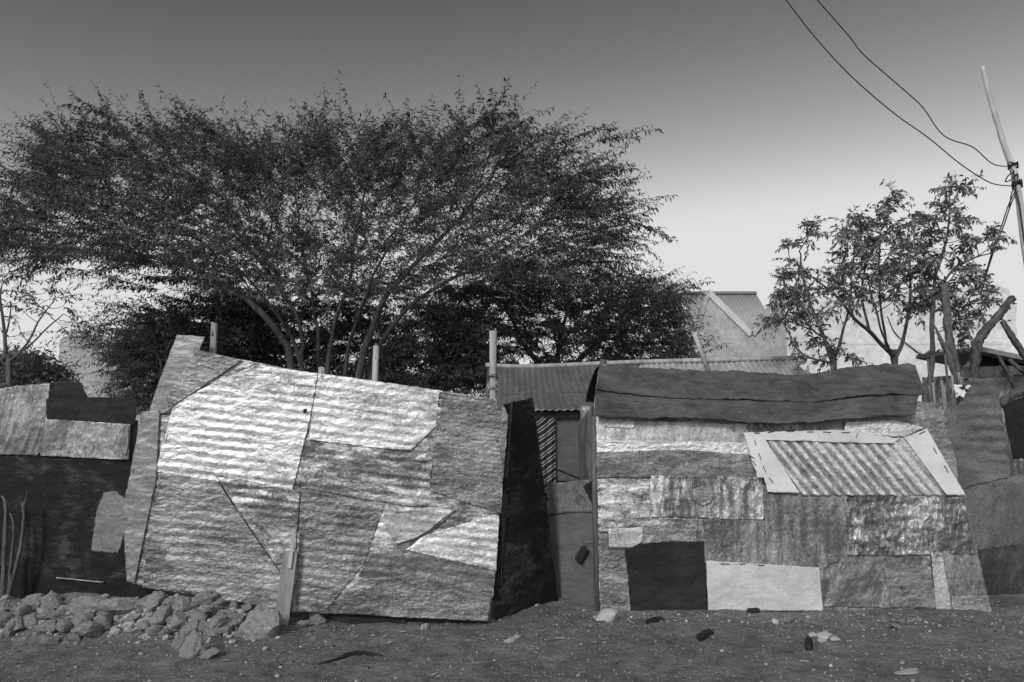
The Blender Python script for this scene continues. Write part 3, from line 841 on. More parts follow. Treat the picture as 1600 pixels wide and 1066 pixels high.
# ================================================================== far right: rusty sheets, logs and a lean-to
PF = pxplane(1465, 7.75, 1640, 7.75)
RF = thing('rusty_sheet_fence', PF.pt(PF.uv(1560, 950)[0], 0), 'ragged fence of rusty ribbed sheets right of the patched shack', 'fence')
S2 = lambda n, poly, off, mat, **k: sheet(n, poly, PF, off, M[mat], RF, seed=len(RF.children) * 2.3 + 1, **k)
S2('rusty_sheet', [(1488, 612), (1512, 592), (1556, 590), (1562, 632), (1584, 722), (1582, 744), (1500, 764), (1484, 720), (1469, 668), (1474, 650)], 0.02, 'rust', rib=(R(-2), 0.115, 0.011), jag=0.02)
S2('rusty_sheet', [(1498, 742), (1582, 742), (1660, 726), (1660, 800), (1506, 800)], 0.0, 'rust', rib=(R(-2), 0.115, 0.009), jag=0.02)
S2('rusty_sheet', [(1490, 768), (1560, 756), (1660, 752), (1660, 980), (1500, 980)], 0.045, 'rust', rib=(R(80), 0.16, 0.006), jag=0.03)
S2('rusty_sheet', [(1500, 862), (1660, 838), (1660, 990), (1500, 990)], 0.06, 'tin_dark', rib=(R(80), 0.16, 0.006), jag=0.03)
S2('rusty_sheet', [(1480, 650), (1500, 640), (1505, 770), (1490, 770), (1470, 700)], -0.02, 'tin_dark', jag=0.02)
for x_ in (1540, 1650):
    u_ = PF.uv(x_, 700)[0]
    m = MB(); m.tube([PF.pt(u_, -0.1, -0.07), PF.pt(u_, 1.7, -0.07)], 0.035, 8, wob=0.2); m.build('post', M['wood_dark'], RF, True)
DC = thing('dark_cloth', at(1600, 720, 8.2), 'dark sheet of cloth hanging at the right edge under the thick log', 'cloth')
PC = pxplane(1560, 8.25, 1640, 8.2)
sheet('cloth', [(1566, 632), (1660, 596), (1660, 712), (1582, 718)], PC, 0, M['cloth_black'], DC, crum=0.01, bulge=0.03, jag=0.01)
def logthing(name, pts, rad, label, catg='log', mat='log', Y=8.4, group=None, stubs=()):
    P = [at(p[0], p[1], p[2] if len(p) > 2 else Y) for p in pts]
    T = thing(name, P[0], label, catg, group)
    Q = cat(P, 9); n = len(Q)
    for q_ in range(n): Q[q_] = Q[q_] + Vector((noise.noise(Q[q_] * 5), 0, noise.noise(Q[q_] * 5 + Vector((3, 1, 0))))) * rad[0] * 0.3
    m = MB(); m.tube(Q, [0.78 * np.interp(i / (n - 1), np.linspace(0, 1, len(rad)), rad) * 0.8 for i in range(n)], 14, wob=0.55, seed=len(label) * 0.7)
    m.build('stem', M[mat], T, True)
    for a, b, r in stubs:
        m = MB(); m.tube([at(*a, Y), at(*b, Y)], [r, r * 0.55], 8, wob=0.4); m.build('stub', M[mat], T, True)
    return T
logthing('forked_log', [(1534, 640), (1528, 600), (1523, 560), (1535, 525), (1562, 490), (1584, 466)], [0.075, 0.078, 0.085, 0.075, 0.066, 0.055],
         'bent grey log with a broken knee rising behind the rusty sheet', stubs=[((1524, 560), (1519, 533), 0.03), ((1572, 482), (1562, 478), 0.02)])
logthing('prop_log', [(1566, 500, 8.45), (1590, 540, 8.4), (1630, 600, 8.3)], [0.05, 0.055, 0.06], 'thin grey log sloping down to the right edge from the bent log')
logthing('short_log', [(1560, 556), (1573, 580), (1588, 608)], [0.025, 0.045, 0.05], 'short broken log pointing up at the ribbed lean-to wall', stubs=[((1570, 588), (1560, 572), 0.02)], Y=8.6)
logthing('branch_log', [(1577, 562), (1592, 575), (1625, 600)], [0.035, 0.04, 0.045], 'pale broken branch lying across the right edge above the thick log', Y=8.5, mat='bark_pale')
logthing('thick_log', [(1562, 632), (1590, 612), (1640, 588)], [0.06, 0.085, 0.10], 'thick log lying over the dark cloth at the right edge', Y=8.25)
# lean-to shed behind
LT = thing('lean_to_shed', at(1580, 700, 10.0) * 1.0, 'dark lean-to shed of ribbed tin behind the logs', 'shed')
LT.location.z = 0
PT = pxplane(1490, 10.0, 1660, 10.0)
sheet('wall', [(1440, 590), (1660, 575), (1660, 800), (1440, 800)], PT, 0, M['tin_dull'], LT, res=0.02, rib=(V_, 0.09, 0.016))
m = MB()
m.prism([at(1528, 548, 9.6), at(1660, 575, 9.6), at(1660, 568, 9.6), at(1530, 541, 9.6)], (0, 1.5, 0.05)); m.build('roof_board', M['wood'], LT)
m = MB(); m.prism([at(1480, 612, 9.8), at(1534, 562, 9.8), at(1534, 548, 9.8), at(1470, 606, 9.8)], (0, 0.05, 0)); m.build('rafter', M['wood'], LT)
m = MB(); m.prism([at(1500, 592, 9.7), at(1660, 580, 9.7), at(1660, 570, 9.7), at(1500, 574, 9.7)], (0, 0.05, 0)); m.build('rail', M['wood_dark'], LT)
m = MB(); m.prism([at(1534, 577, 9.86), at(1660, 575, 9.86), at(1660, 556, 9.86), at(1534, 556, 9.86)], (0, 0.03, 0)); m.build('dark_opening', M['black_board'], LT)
# stick fence
SF = thing('stick_fence', at(1470, 800, 8.3), 'short fence of upright crooked sticks behind the patched shack', 'fence')
SF.location.z = 0
rnd = random.Random(5)
for i in range(13):
    x_ = 1446 + i * 5.2 + rnd.uniform(-2, 2)
    ytop = 590 - rnd.uniform(-14, 44) * (1 if i < 9 else 0.3)
    t = at(x_ + rnd.uniform(-6, 6), ytop, 8.3 + rnd.uniform(-0.06, 0.06)); b = at(x_ + 12, 680, 8.3); b.z = -0.05
    mid = t.lerp(b, 0.5) + Vector((rnd.uniform(-0.03, 0.03), 0, 0))
    m = MB(); m.tube(cat([b, mid, t], 4), [0.018] * 4 + [0.014] * 5, 6, wob=0.3, seed=i); m.build('stick', M['wood' if i % 3 else 'wood_dark'], SF, True)
WR = thing('white_rag', at(1500, 622, 7.7), 'white rag with black blots caught on top of the rusty sheet', 'rag')
def rag_mat():
    t = NT('blotted_rag'); co = t.node('ShaderNodeTexCoord').outputs['Object']
    return t.fin(t.ramp(t.noise(co, 14, 2, 0.5), [(0.46, 0.02), (0.5, 0.75)]), 0.9)
sheet('cloth', [(1488, 602), (1514, 602), (1502, 624), (1492, 630)], PF, 0.05, rag_mat(), WR, crum=0.01, jag=0.015)

# ================================================================== LEFT fence
PW = pxplane(-60, 7.35, 230, 7.35)
LF = thing('dark_sheet_fence', PW.pt(PW.uv(100, 900)[0], 0), 'low fence at the left edge of ribbed grey tin over black boards', 'fence')
S3 = lambda n, poly, off, mat, **k: sheet(n, poly, PW, off, M[mat], LF, seed=len(LF.children) * 1.7 + 11, **k)
S3('black_board', [(-90, 704), (215, 712), (230, 960), (-90, 960)], 0.0, 'black_door', crum=0.008, bulge=0.02, res=0.03)
S3('ribbed_sheet', [(-90, 612), (30, 603), (85, 594), (76, 640), (68, 712), (-90, 708)], 0.03, 'tin_dull', rib=(R(76), 0.085, 0.012), res=0.018)
S3('black_board', [(84, 596), (128, 598), (140, 626), (74, 642)], 0.015, 'black_board', crum=0.006)
S3('black_board', [(74, 624), (110, 620), (216, 622), (212, 664), (76, 660)], 0.03, 'black_board', crum=0.008, bulge=0.01)
S3('flat_sheet', [(75, 655), (206, 663), (204, 719), (66, 712)], 0.05, 'tin_dull', rib=(R(86), 0.19, 0.004))
for x_ in (-40, 70, 203):
    u_ = PW.uv(x_, 700)[0]
    m = MB(); m.tube([PW.pt(u_, -0.1, -0.06), PW.pt(u_, 1.75, -0.06)], 0.035, 8, wob=0.2); m.build('post', M['wood_dark'], LF, True)
m = MB(); m.tube(cat([PW.pt(*PW.uv(205, 668), 0.08), PW.pt(*PW.uv(207, 690), 0.09), PW.pt(*PW.uv(203, 712), 0.08)]), 0.012, 6, wob=0.4); m.build('tie', M['wood'], LF, True)
# loose pale sheet hung beside the screen
HS = thing('hanging_sheet', at(172, 815, 6.8), 'pale torn tin scrap hanging between the black fence and the tin screen', 'metal scrap')
PH = pxplane(140, 6.95, 205, 6.62)
sheet('scrap', [(164, 769), (182, 768), (200, 784), (196, 830), (186, 864), (143, 861), (152, 800)], PH, 0, M['tin_strip'], HS, crum=0.006, bulge=0.012, jag=0.01)
sheet('torn_corner', [(184, 786), (200, 784), (199, 800), (184, 810)], PH, 0.014, M['tin_strip'], HS, crum=0.006, jag=0.01)
m = MB(); hp = PH.pt(*PH.uv(186, 772), 0.0); hq = PL.pt(*PL.uv(203, 765), 0.0)
m.tube([hp, (hp + hq) / 2 + Vector((0, 0, -0.02)), hq], 0.004, 5); m.build('hook_wire', M['wire'], HS)
# thin bare saplings before the black boards
def sapling(pts, rad, label, Y=7.15):
    P = [at(p[0], p[1], Y) for p in pts]
    T = thing('sapling', (P[0].x, P[0].y, 0), label, 'sapling', 'bare saplings by the left fence')
    P[0].z = min(P[0].z, -0.02)
    Q = cat(P, 4); n = len(Q)
    m = MB(); m.tube(Q, [rad * (1 - 0.6 * i / n) for i in range(n)], 7, wob=0.5); m.build('stem', M['bark'], T, True)
    return T
t_ = sapling([(8, 940), (24, 890), (34, 845), (37, 800), (34, 785)], 0.022, 'thin bare sapling stem leaning right before the black fence')
m = MB(); m.tube(cat([at(36, 800, 7.15), at(39, 785, 7.15), at(42, 768, 7.15)]), [0.014] * 5 + [0.005] * 4, 6); m.build('twig', M['bark_pale'], t_, True)
sapling([(14, 935), (18, 870), (22, 825), (16, 802)], 0.018, 'thin bare forked sapling stem standing upright before the black fence')
sapling([(5, 930), (8, 840), (9, 790), (3, 775)], 0.024, 'short thick bare sapling stem at the left picture edge')
ST_ = thing('dry_stick', at(125, 908, 7.2), 'pale dry stick caught level against the lower black boards of the left fence', 'stick')
m = MB(); m.tube(cat([at(88, 903, 7.32), at(110, 905, 7.325), at(140, 908, 7.325), at(162, 910, 7.32)]), 0.006, 6, wob=0.3); m.build('shaft', M['wood_pale'], ST_, True)

# ================================================================== far masonry
def wall_poly(name, poly, Y, depth, mat, parent, rough_top=0.0, step=10, seed=0):
    m = MB(); m.prism([at(p[0], p[1], Y) for p in poly], (0, depth, 0))
    return m.build(name, mat, parent)
HO = thing('gabled_house', (at(1150, 560, 24).x, 25.5, 0), 'plastered house with twin gables, pale coping and ribbed roof far behind', 'house')
Yh = 24.0
def zs(poly): return [p if p[1] < 900 else p for p in poly]
def ground_px(px, Y):
    p = at(px, 700, Y); return Vector((p.x, Y, -0.1))
pA, pV, pB_ = at(1107, 458, Yh), at(1173, 523, Yh), at(1228, 452, Yh)
pL, pR = at(1086, 526, Yh), at(1227, 470, Yh)
m = MB(); m.prism([(pL.x, Yh, -0.1), (pR.x, Yh, -0.1), (pR.x, Yh, pB_.z), pV, pA, pL], (0, 0.35, 0)); m.build('front_wall', M['plaster'], HO)
def slopebar(name, a, b, w, h, mat, par):
    a, b = Vector(a), Vector(b)
    d = (b - a).normalized(); n = d.cross(Vector((0, 1, 0))).normalized()
    m = MB(); m.box((a + b) / 2 + Vector((0, 0.17, 0)), ((b - a).length / 2, w, h), (d, Vector((0, 1, 0)), n)); return m.build(name, mat, par)
slopebar('coping', pA + Vector((-0.05, 0, 0.06)), pV, 0.24, 0.10, M['coping'], HO)
slopebar('coping', pV + Vector((0.05, 0, 0.0)), pB_, 0.24, 0.08, M['plaster'], HO)
slopebar('coping', pL, pA, 0.22, 0.05, M['plaster'], HO)
PX = [pA.x - 0.1, pB_.x + 0.1]
zrd = at(1160, 459, Yh + 3.2).z
V, F = [], []
nu = 160
for j in range(3):
    for i in range(nu + 1):
        x = PX[0] + (PX[1] - PX[0]) * i / nu
        t = j / 2
        V.append((x, Yh + 0.36 + 2.9 * t, pV.z - 0.35 + (zrd - pV.z + 0.35) * t + 0.008 * math.cos(2 * math.pi * i / 8)))
for j in range(2):
    for i in range(nu): F.append((j * (nu + 1) + i, j * (nu + 1) + i + 1, (j + 1) * (nu + 1) + i + 1, (j + 1) * (nu + 1) + i))
ro = mesh('roof', V, F, M['roof_grey'], HO)
ro.data.uv_layers.new(name='UVMap'); so = ro.modifiers.new('thickness', 'SOLIDIFY'); so.thickness = 0.03
m = MB(); m.tube([(PX[0], Yh + 3.2, zrd + 0.03), (PX[1], Yh + 3.2, zrd + 0.03)], 0.06, 6); m.build('ridge_cap', M['tin_dull'], HO)
m = MB(); m.box((pL.x + 0.18, Yh + 2.2, (pL.z) / 2), (0.17, 1.8, pL.z / 2)); m.build('side_wall', M['plaster'], HO)
m = MB(); m.box(((pL.x + pR.x) / 2, Yh + 4.0, zrd / 2 - 0.2), ((pR.x - pL.x) / 2, 0.15, zrd / 2 - 0.3)); m.build('back_wall', M['plaster'], HO)
WW = thing('ruined_wall', (at(1400, 560, 20).x, 20, 0), 'tall whitewashed wall with a broken right end behind the leafy tree', 'wall')
Yw = 20.0
tops = [(1226, 470), (1300, 466), (1400, 458), (1480, 451), (1546, 444), (1560, 445), (1568, 449), (1577, 452), (1580, 470), (1589, 480), (1587, 505), (1592, 540), (1594, 570)]
P = [at(*p, Yw) for p in tops]
base = [Vector((P[-1].x + 0.1, Yw, -0.1)), Vector((P[0].x, Yw, -0.1))]
m = MB(); m.prism([base[1]] + [base[0]] + P[::-1], (0, 0.4, 0)); m.build('masonry', M['plaster_white'], WW)
zc = at(1400, 536, Yw).z
m = MB(); m.box(((P[0].x + P[-1].x) / 2, Yw - 0.002, zc), ((P[-1].x - P[0].x) / 2 - 0.1, 0.008, 0.05)); m.build('string_course', M['plaster_white'], WW)
HW = thing('mud_wall_house', (at(170, 560, 17).x, 17, 0), 'crumbling pale mud walled house behind the acacia at the left', 'house')
tops = [(94, 530), (100, 526), (140, 524), (190, 527), (250, 525), (330, 528)]
P = [at(*p, 17.0) for p in tops]
m = MB(); m.prism([(P[0].x, 17, -0.1), (P[-1].x, 17, -0.1)] + P[::-1], (0, 3.0, 0)); m.build('wall', M['plaster'], HW)
FW = thing('distant_house', (at(-5, 560, 26).x, 26, 0), 'tiny pale house corner on the horizon at the left edge', 'house')
m = MB(); a = at(9, 553, 26); m.box((a.x - 2, 27, a.z / 2), (2, 1, a.z / 2)); m.build('wall', M['plaster_white'], FW)
m = MB(); m.box((a.x - 1.95, 27, a.z + 0.06), (2.1, 1.1, 0.06)); m.build('roof', M['coping'], FW)

# ================================================================== utility pole and its wires
UP = thing('utility_pole', (at(1640, 680, 9.2).x, 9.2, 0), 'crooked pale wooden pole leaning at the right edge carrying wires', 'pole')
PY = 9.2
pp = [at(1535, 104, PY), at(1543, 140, PY), at(1556, 185, PY), at(1570, 230, PY), at(1583, 265, PY), at(1592, 310, PY), at(1601, 380, PY), at(1622, 520, PY)]
bot_ = at(1650, 690, PY); bot_.z = -0.2
Q = cat(pp + [bot_], 5); n = len(Q)
m = MB(); m.tube(Q, [0.024 + 0.030 * i / n for i in range(n)], 11, wob=0.25, seed=3); m.build('shaft', M['pole_wood'], UP, True)
for yy, k_ in ((262, 4), (289, 3), (292, 2)):
    c = at(1583 + (yy - 262) * 0.22, yy, PY); ring(UP, c, 0.055, k_, 'wire', 0.009, 0.4)
for pts in ([(1588, 295), (1576, 320), (1566, 350), (1552, 388), (1540, 430), (1533, 460)], [(1590, 298), (1580, 318), (1570, 348), (1556, 384), (1544, 420), (1536, 450)],
            [(1585, 268), (1575, 275), (1571, 284), (1580, 281), (1590, 272), (1586, 300)], [(1588, 300), (1593, 320), (1597, 350), (1601, 380)],
            [(1583, 265), (1586, 285), (1580, 305), (1577, 325)]):
    m = MB(); m.tube(cat([at(p[0], p[1], PY - 0.06) for p in pts], 5), 0.008, 5); m.build('loose_wire', M['wire'], UP, True)
def cable(pts, label):
    n = len(pts)
    P = []
    for i, p in enumerate(pts):
        f = i / (n - 1)
        P.append(at(p[0], p[1], 5.2 + (PY - 0.05 - 5.2) * f))
    T = thing('overhead_wire', P[-1], label, 'wire', None)
    Q = cat(P, 6)
    m = MB(); m.tube(Q, [0.0042 + 0.003 * i / len(Q) for i in range(len(Q))], 6); m.build('strand', M['wire'], T, True)
cable([(1130, -130), (1180, -64), (1228, 0), (1280, 66), (1335, 124), (1398, 178), (1450, 215), (1500, 256), (1540, 282), (1560, 289), (1586, 291)], 'lower of the two black wires running from the crooked pole')
cable([(1180, -120), (1228, -58), (1277, 0), (1326, 56), (1350, 86), (1400, 130), (1440, 166), (1466, 203), (1485, 218), (1520, 230), (1545, 252), (1560, 259), (1582, 260)], 'upper of the two black wires running from the crooked pole')

# ================================================================== trees
rng = np.random.default_rng(11)

def grow(stems, attr, bf):
    """greedy spanning tree: every crown point joins the branch that reaches it with the shortest path from the root"""
    pos, par, plen, fixed = [], [], [], []
    for pts, r0, r1, parent in stems:
        Q = cat(pts, 6); prev = parent if parent is None else min(range(len(pos)), key=lambda k: (pos[k] - Q[0]).length)
        n = len(Q)
        for i, q in enumerate(Q):
            pos.append(q); par.append(-1 if prev is None else prev)
            plen.append(0 if prev is None else plen[prev] + (q - pos[prev]).length)
            fixed.append(r0 + (r1 - r0) * i / (n - 1)); prev = len(pos) - 1
    ns = len(pos)
    P = np.array([tuple(p) for p in pos]); N = len(attr)
    A = np.array(attr)
    pl = np.array(plen)
    best = np.full(N, 1e9); bi = np.zeros(N, int)
    for k in range(ns):
        c = np.linalg.norm(A - P[k], axis=1) + bf * pl[k]
        m_ = c < best; best[m_] = c[m_]; bi[m_] = k
    allp = list(P); par = list(par); pl = list(pl); done = np.zeros(N, bool); fixed = list(fixed)
    for _ in range(N):
        j = int(np.argmin(np.where(done, 1e12, best)))
        k = bi[j]; done[j] = True
        idx = len(allp)
        allp.append(A[j]); par.append(int(k)); pl.append(pl[k] + float(np.linalg.norm(A[j] - allp[k]))); fixed.append(0)
        c = np.linalg.norm(A - A[j], axis=1) + bf * pl[idx]
        m_ = (c < best) & ~done; best[m_] = c[m_]; bi[m_] = idx
    return np.array(allp), np.array(par), np.array(fixed), ns

def radii(par, fixed, r0, ex):
    n = len(par); s = np.zeros(n); r = np.zeros(n)
    for i in range(n - 1, -1, -1):
        r[i] = max(s[i], r0 ** ex) ** (1 / ex)
        if fixed[i] > 0: r[i] = min(max(r[i], fixed[i] * 0.8), fixed[i] * 1.15)
        if par[i] >= 0: s[par[i]] += r[i] ** ex
    return r

def branch_mesh(P, par, r, seed, wig=0.05):
    kids = {}
    for i, p in enumerate(par):
        if p >= 0: kids.setdefault(int(p), []).append(i)
    mb = MB()
    starts = [(i, -1) for i, p in enumerate(par) if p < 0]
    while starts:
        i, frm = starts.pop()
        chain = ([frm] if frm >= 0 else []) + [i]
        while chain[-1] in kids:
            ks = sorted(kids[chain[-1]], key=lambda k: -r[k])
            for k in ks[1:]: starts.append((k, chain[-1]))
            chain.append(ks[0])
        pts = [Vector(P[k]) for k in chain]; rr = [r[k] for k in chain]
        if frm >= 0: rr[0] = min(rr[0], rr[1] * 1.25)
        if len(pts) < 2: continue
        sub = 2 if rr[0] < 0.012 else 3
        Q = cat(pts, sub); n = len(Q)
        R_ = np.interp(np.linspace(0, len(rr) - 1, n), range(len(rr)), rr)
        for q, a in zip(range(1, n - 1), R_[1:-1]):
            v = Q[q]; w = wig * min(1.0, 0.02 / max(a, 0.004))
            Q[q] = v + Vector((noise.noise(v * 2.1 + Vector((seed, 0, 0))), noise.noise(v * 2.1 + Vector((0, seed, 9))), noise.noise(v * 2.1 + Vector((5, 0, seed))))) * w
        mb.tube(Q, list(R_), 9 if R_[0] > 0.05 else (5 if R_[0] > 0.012 else 3), cap=False)
    return mb

def leaves(P, D, prm):
    """twigs from points P with branch directions D, leaflets set along them; returns twig and leaf arrays"""
    k = prm['twigs']; n = len(P)
    P0 = np.repeat(P, k, 0); B = np.repeat(D, k, 0)
    rc = P0 - np.array(prm.get('centre', (0, 0, -99.0))); rc /= np.linalg.norm(rc, axis=1, keepdims=True)
    d = B * prm['along'] + rc * prm.get('radial', 0.0) + rng.normal(size=B.shape) * prm['spread'] + np.array(prm['bias'])
    d /= np.linalg.norm(d, axis=1, keepdims=True) + 1e-9
    d[:, 2] *= prm.get('flat', 1.0)
    d /= np.linalg.norm(d, axis=1, keepdims=True) + 1e-9
    Ln = rng.uniform(*prm['len'], size=len(P0))
    droop = rng.uniform(*prm['droop'], size=len(P0))
    bend = rng.normal(size=d.shape) * 0.18
    def pt(t):
        q = P0 + d * (Ln * t)[:, None] + bend * (Ln * t * t)[:, None]
        q[:, 2] -= droop * Ln * t * t
        return q
    # twig ribbons: three-sided prisms
    ts = np.linspace(0, 1, 4)
    tv, tf = [], []
    a = np.cross(d, [0.2, 0.3, 0.9]); a /= np.linalg.norm(a, axis=1, keepdims=True) + 1e-9
    b = np.cross(d, a)
    rings = []
    for t in ts:
        c = pt(np.full(len(P0), t)); rr = prm['rad'] * (1 - 0.7 * t)
        for q in range(3):
            th = q * 2.094
            rings.append(c + (a * math.cos(th) + b * math.sin(th)) * rr)
    tv = np.stack(rings, 1).reshape(-1, 3)
    base_ = np.arange(len(P0)) * 12
    for s_ in range(3):
        for q in range(3):
            q2 = (q + 1) % 3
            tf.append(np.stack([base_ + s_ * 3 + q, base_ + s_ * 3 + q2, base_ + s_ * 3 + 3 + q2, base_ + s_ * 3 + 3 + q], 1))
    tf = np.concatenate(tf)
    # leaves
    m_ = prm['n']
    LV = []
    for j in range(m_):
        t = (j + 0.5 + rng.uniform(-0.3, 0.3, len(P0))) / m_ * 0.92 + 0.08
        o = pt(t)
        tn = d + bend * (2 * t)[:, None]; tn[:, 2] -= 2 * droop * t
        tn /= np.linalg.norm(tn, axis=1, keepdims=True) + 1e-9
        sd_ = np.cross(tn, [0, 0, 1.0]) + rng.normal(size=tn.shape) * 0.35
        sd_ /= np.linalg.norm(sd_, axis=1, keepdims=True) + 1e-9
        if j % 2: sd_ = -sd_
        ld = sd_ * prm['side'] + tn * prm['fwd'] + rng.normal(size=tn.shape) * prm['jit']
        ld[:, 2] -= prm['hang']
        ld /= np.linalg.norm(ld, axis=1, keepdims=True) + 1e-9
        wv = np.cross(ld, rng.normal(size=tn.shape) * 0.6 + np.array([0, 0, 1.0])); wv /= np.linalg.norm(wv, axis=1, keepdims=True) + 1e-9
        up = np.cross(wv, ld)
        ll = rng.uniform(*prm['leaf'], size=len(P0))[:, None]; ww = ll * prm['wid']
        mid = o + ld * ll * 0.5 + up * ll * 0.10
        tip = o + ld * ll - up * ll * prm.get('curl', 0.15)
        LV.append(np.stack([o, mid + wv * ww, tip, mid - wv * ww], 1))
    LV = np.concatenate(LV).reshape(-1, 3)
    return tv, tf, LV

def fast_mesh(name, V, F4, mat, parent):
    me = bpy.data.meshes.new(name)
    V = np.ascontiguousarray(V, dtype=np.float32); F4 = np.ascontiguousarray(F4, dtype=np.int32)
    me.vertices.add(len(V)); me.vertices.foreach_set('co', V.ravel())
    me.loops.add(F4.size); me.loops.foreach_set('vertex_index', F4.ravel())
    me.polygons.add(len(F4))
    me.polygons.foreach_set('loop_start', np.arange(0, F4.size, 4, dtype=np.int32))
    me.polygons.foreach_set('loop_total', np.full(len(F4), 4, dtype=np.int32))
    me.update(calc_edges=True); me.validate()
    me.materials.append(mat)
    return link(name, me, parent)

def tree(name, label, base, stems, attr, bf, prm, bark, leaf, r0=0.005, ex=2.4, group=None, shoots=(), seed=1.0, minr=0.03, wig=0.05):
    T = thing(name, (base[0], base[1], 0), label, 'tree' if 'bush' not in name else 'bush', group)
    A = list(attr)
    P, par, fx, ns = grow(stems, A, bf)
    r = radii(par, fx, r0, ex)
    branch_mesh(P, par, r, seed, wig).build('trunk', M[bark], T, True)
    D = np.zeros_like(P)
    ok = par >= 0
    D[ok] = P[ok] - P[par[ok]]
    D /= np.linalg.norm(D, axis=1, keepdims=True) + 1e-9
    sel = np.arange(len(P))
    sel = sel[(sel >= ns) & (r < minr)]
    LP_, LD = P[sel], D[sel]
    tv, tf, lv = leaves(LP_, LD, prm)
    for (p, d, prm2) in shoots:
        a, b, c = leaves(np.array([p]), np.array([d]), prm2)
        tf = np.concatenate([tf, b + len(tv)]); tv = np.concatenate([tv, a]); lv = np.concatenate([lv, c])
    tag(fast_mesh('twigs', tv, tf, M[bark], T), kind='stuff')
    F = np.arange(len(lv)).reshape(-1, 4)
    fast_mesh('crown', lv, F, M[leaf], T)
    return T

def crown_pts(n, top, bot, Y0, dY, pw=1.0, floor=None):
    xs_ = rng.uniform(top[0][0], top[-1][0], n * 3)
    yt = np.interp(xs_, [p[0] for p in top], [p[1] for p in top]); yb = np.interp(xs_, [p[0] for p in bot], [p[1] for p in bot])
    keep = rng.uniform(0, 1, n * 3) < (yb - yt) / (yb - yt).max()
    xs_, yt, yb = xs_[keep][:n], yt[keep][:n], yb[keep][:n]
    c, w = (top[0][0] + top[-1][0]) / 2, (top[-1][0] - top[0][0]) / 2
    out = []
    for x, a, b in zip(xs_, yt, yb):
        s = rng.uniform() ** pw
        e = math.sqrt(max(0.08, 1 - ((x - c) / w) ** 2)) * math.sqrt(max(0.15, 1 - (1 - s) ** 2 * 0.8))
        dy = rng.uniform(-1, 1) * dY * e
        p = at(float(x), float(a + (b - a) * s), Y0)
        Y = Y0 + dy
        if dy < 0:
            p.z = CAM_H + (p.z - CAM_H) * Y / Y0; p.x *= Y / Y0
        p.y = Y
        out.append(tuple(p))
    return out

AC = dict(twigs=4, along=1.0, spread=0.45, bias=(0, 0, 0.12), flat=0.55, len=(0.35, 0.92), droop=(0.0, 0.3), rad=0.0045, n=22,
          side=0.8, fwd=0.55, jit=0.25, hang=0.42, leaf=(0.05, 0.105), wid=0.12)
_c = at(520, 560, 11.6); AC.update(centre=(_c.x, _c.y, _c.z), radial=0.9, along=0.45, spread=0.36)
# ---- the wide acacia
top = [(-40, 330), (0, 300), (40, 235), (95, 192), (150, 190), (210, 198), (260, 180), (330, 192), (400, 216), (440, 200), (500, 182), (560, 198), (620, 185), (680, 205),
       (720, 205), (770, 168), (800, 190), (840, 190), (880, 228), (920, 248), (950, 282), (970, 330), (975, 372)]
bot = [(-40, 396), (0, 398), (60, 412), (130, 405), (200, 408), (260, 420), (330, 450), (400, 470), (480, 470), (600, 465), (680, 440), (760, 440), (850, 445), (920, 425), (975, 400)]
YA = 11.6
stemsA = []
def stem(pts, r0, r1, parent=None, Y=YA):
    return ([at(p[0], p[1], p[2] if len(p) > 2 else Y) for p in pts], r0, r1, parent)
def root(px, Y):
    p = at(px, 640, Y); return p
def trunkstem(px0, pts, r0, r1, Y=YA):
    P = [at(p[0], p[1], p[2] if len(p) > 2 else Y) for p in pts]
    b = Vector((at(px0, 680, P[0].y).x, P[0].y, -0.1))
    return ([b] + P, r0, r1, None)
stemsA = [
    trunkstem(500, [(455, 575), (440, 530), (400, 480), (330, 432), (250, 405), (150, 395, 11.2), (60, 385, 10.9)], 0.085, 0.026),
    trunkstem(505, [(472, 580), (474, 540), (455, 480), (400, 400), (330, 320, 12), (270, 260, 12.2)], 0.055, 0.018),
    trunkstem(510, [(512, 580), (525, 500), (545, 440), (560, 360), (575, 280, 11.9)], 0.055, 0.018),
    trunkstem(520, [(560, 590), (575, 530), (600, 470), (640, 420), (700, 360), (760, 290, 11.4), (790, 220, 11.4)], 0.085, 0.020),
    trunkstem(530, [(580, 590), (592, 540), (640, 480), (720, 430), (820, 400), (900, 370), (980, 350)], 0.062, 0.015),
    trunkstem(515, [(500, 580, 11.9), (490, 480, 12.3), (470, 380, 12.7), (460, 280, 12.9)], 0.05, 0.018),
    trunkstem(525, [(540, 585, 11.2), (560, 500, 10.7), (600, 400, 10.1), (650, 310, 9.7)], 0.045, 0.016),
    trunkstem(508, [(470, 575, 11.2), (430, 490, 10.7), (360, 400, 10.2), (280, 330, 9.9)], 0.045, 0.016),
]
attrA = crown_pts(1480, [(x_, y_ + 22) for x_, y_ in top], bot, YA, 2.6, 0.85)
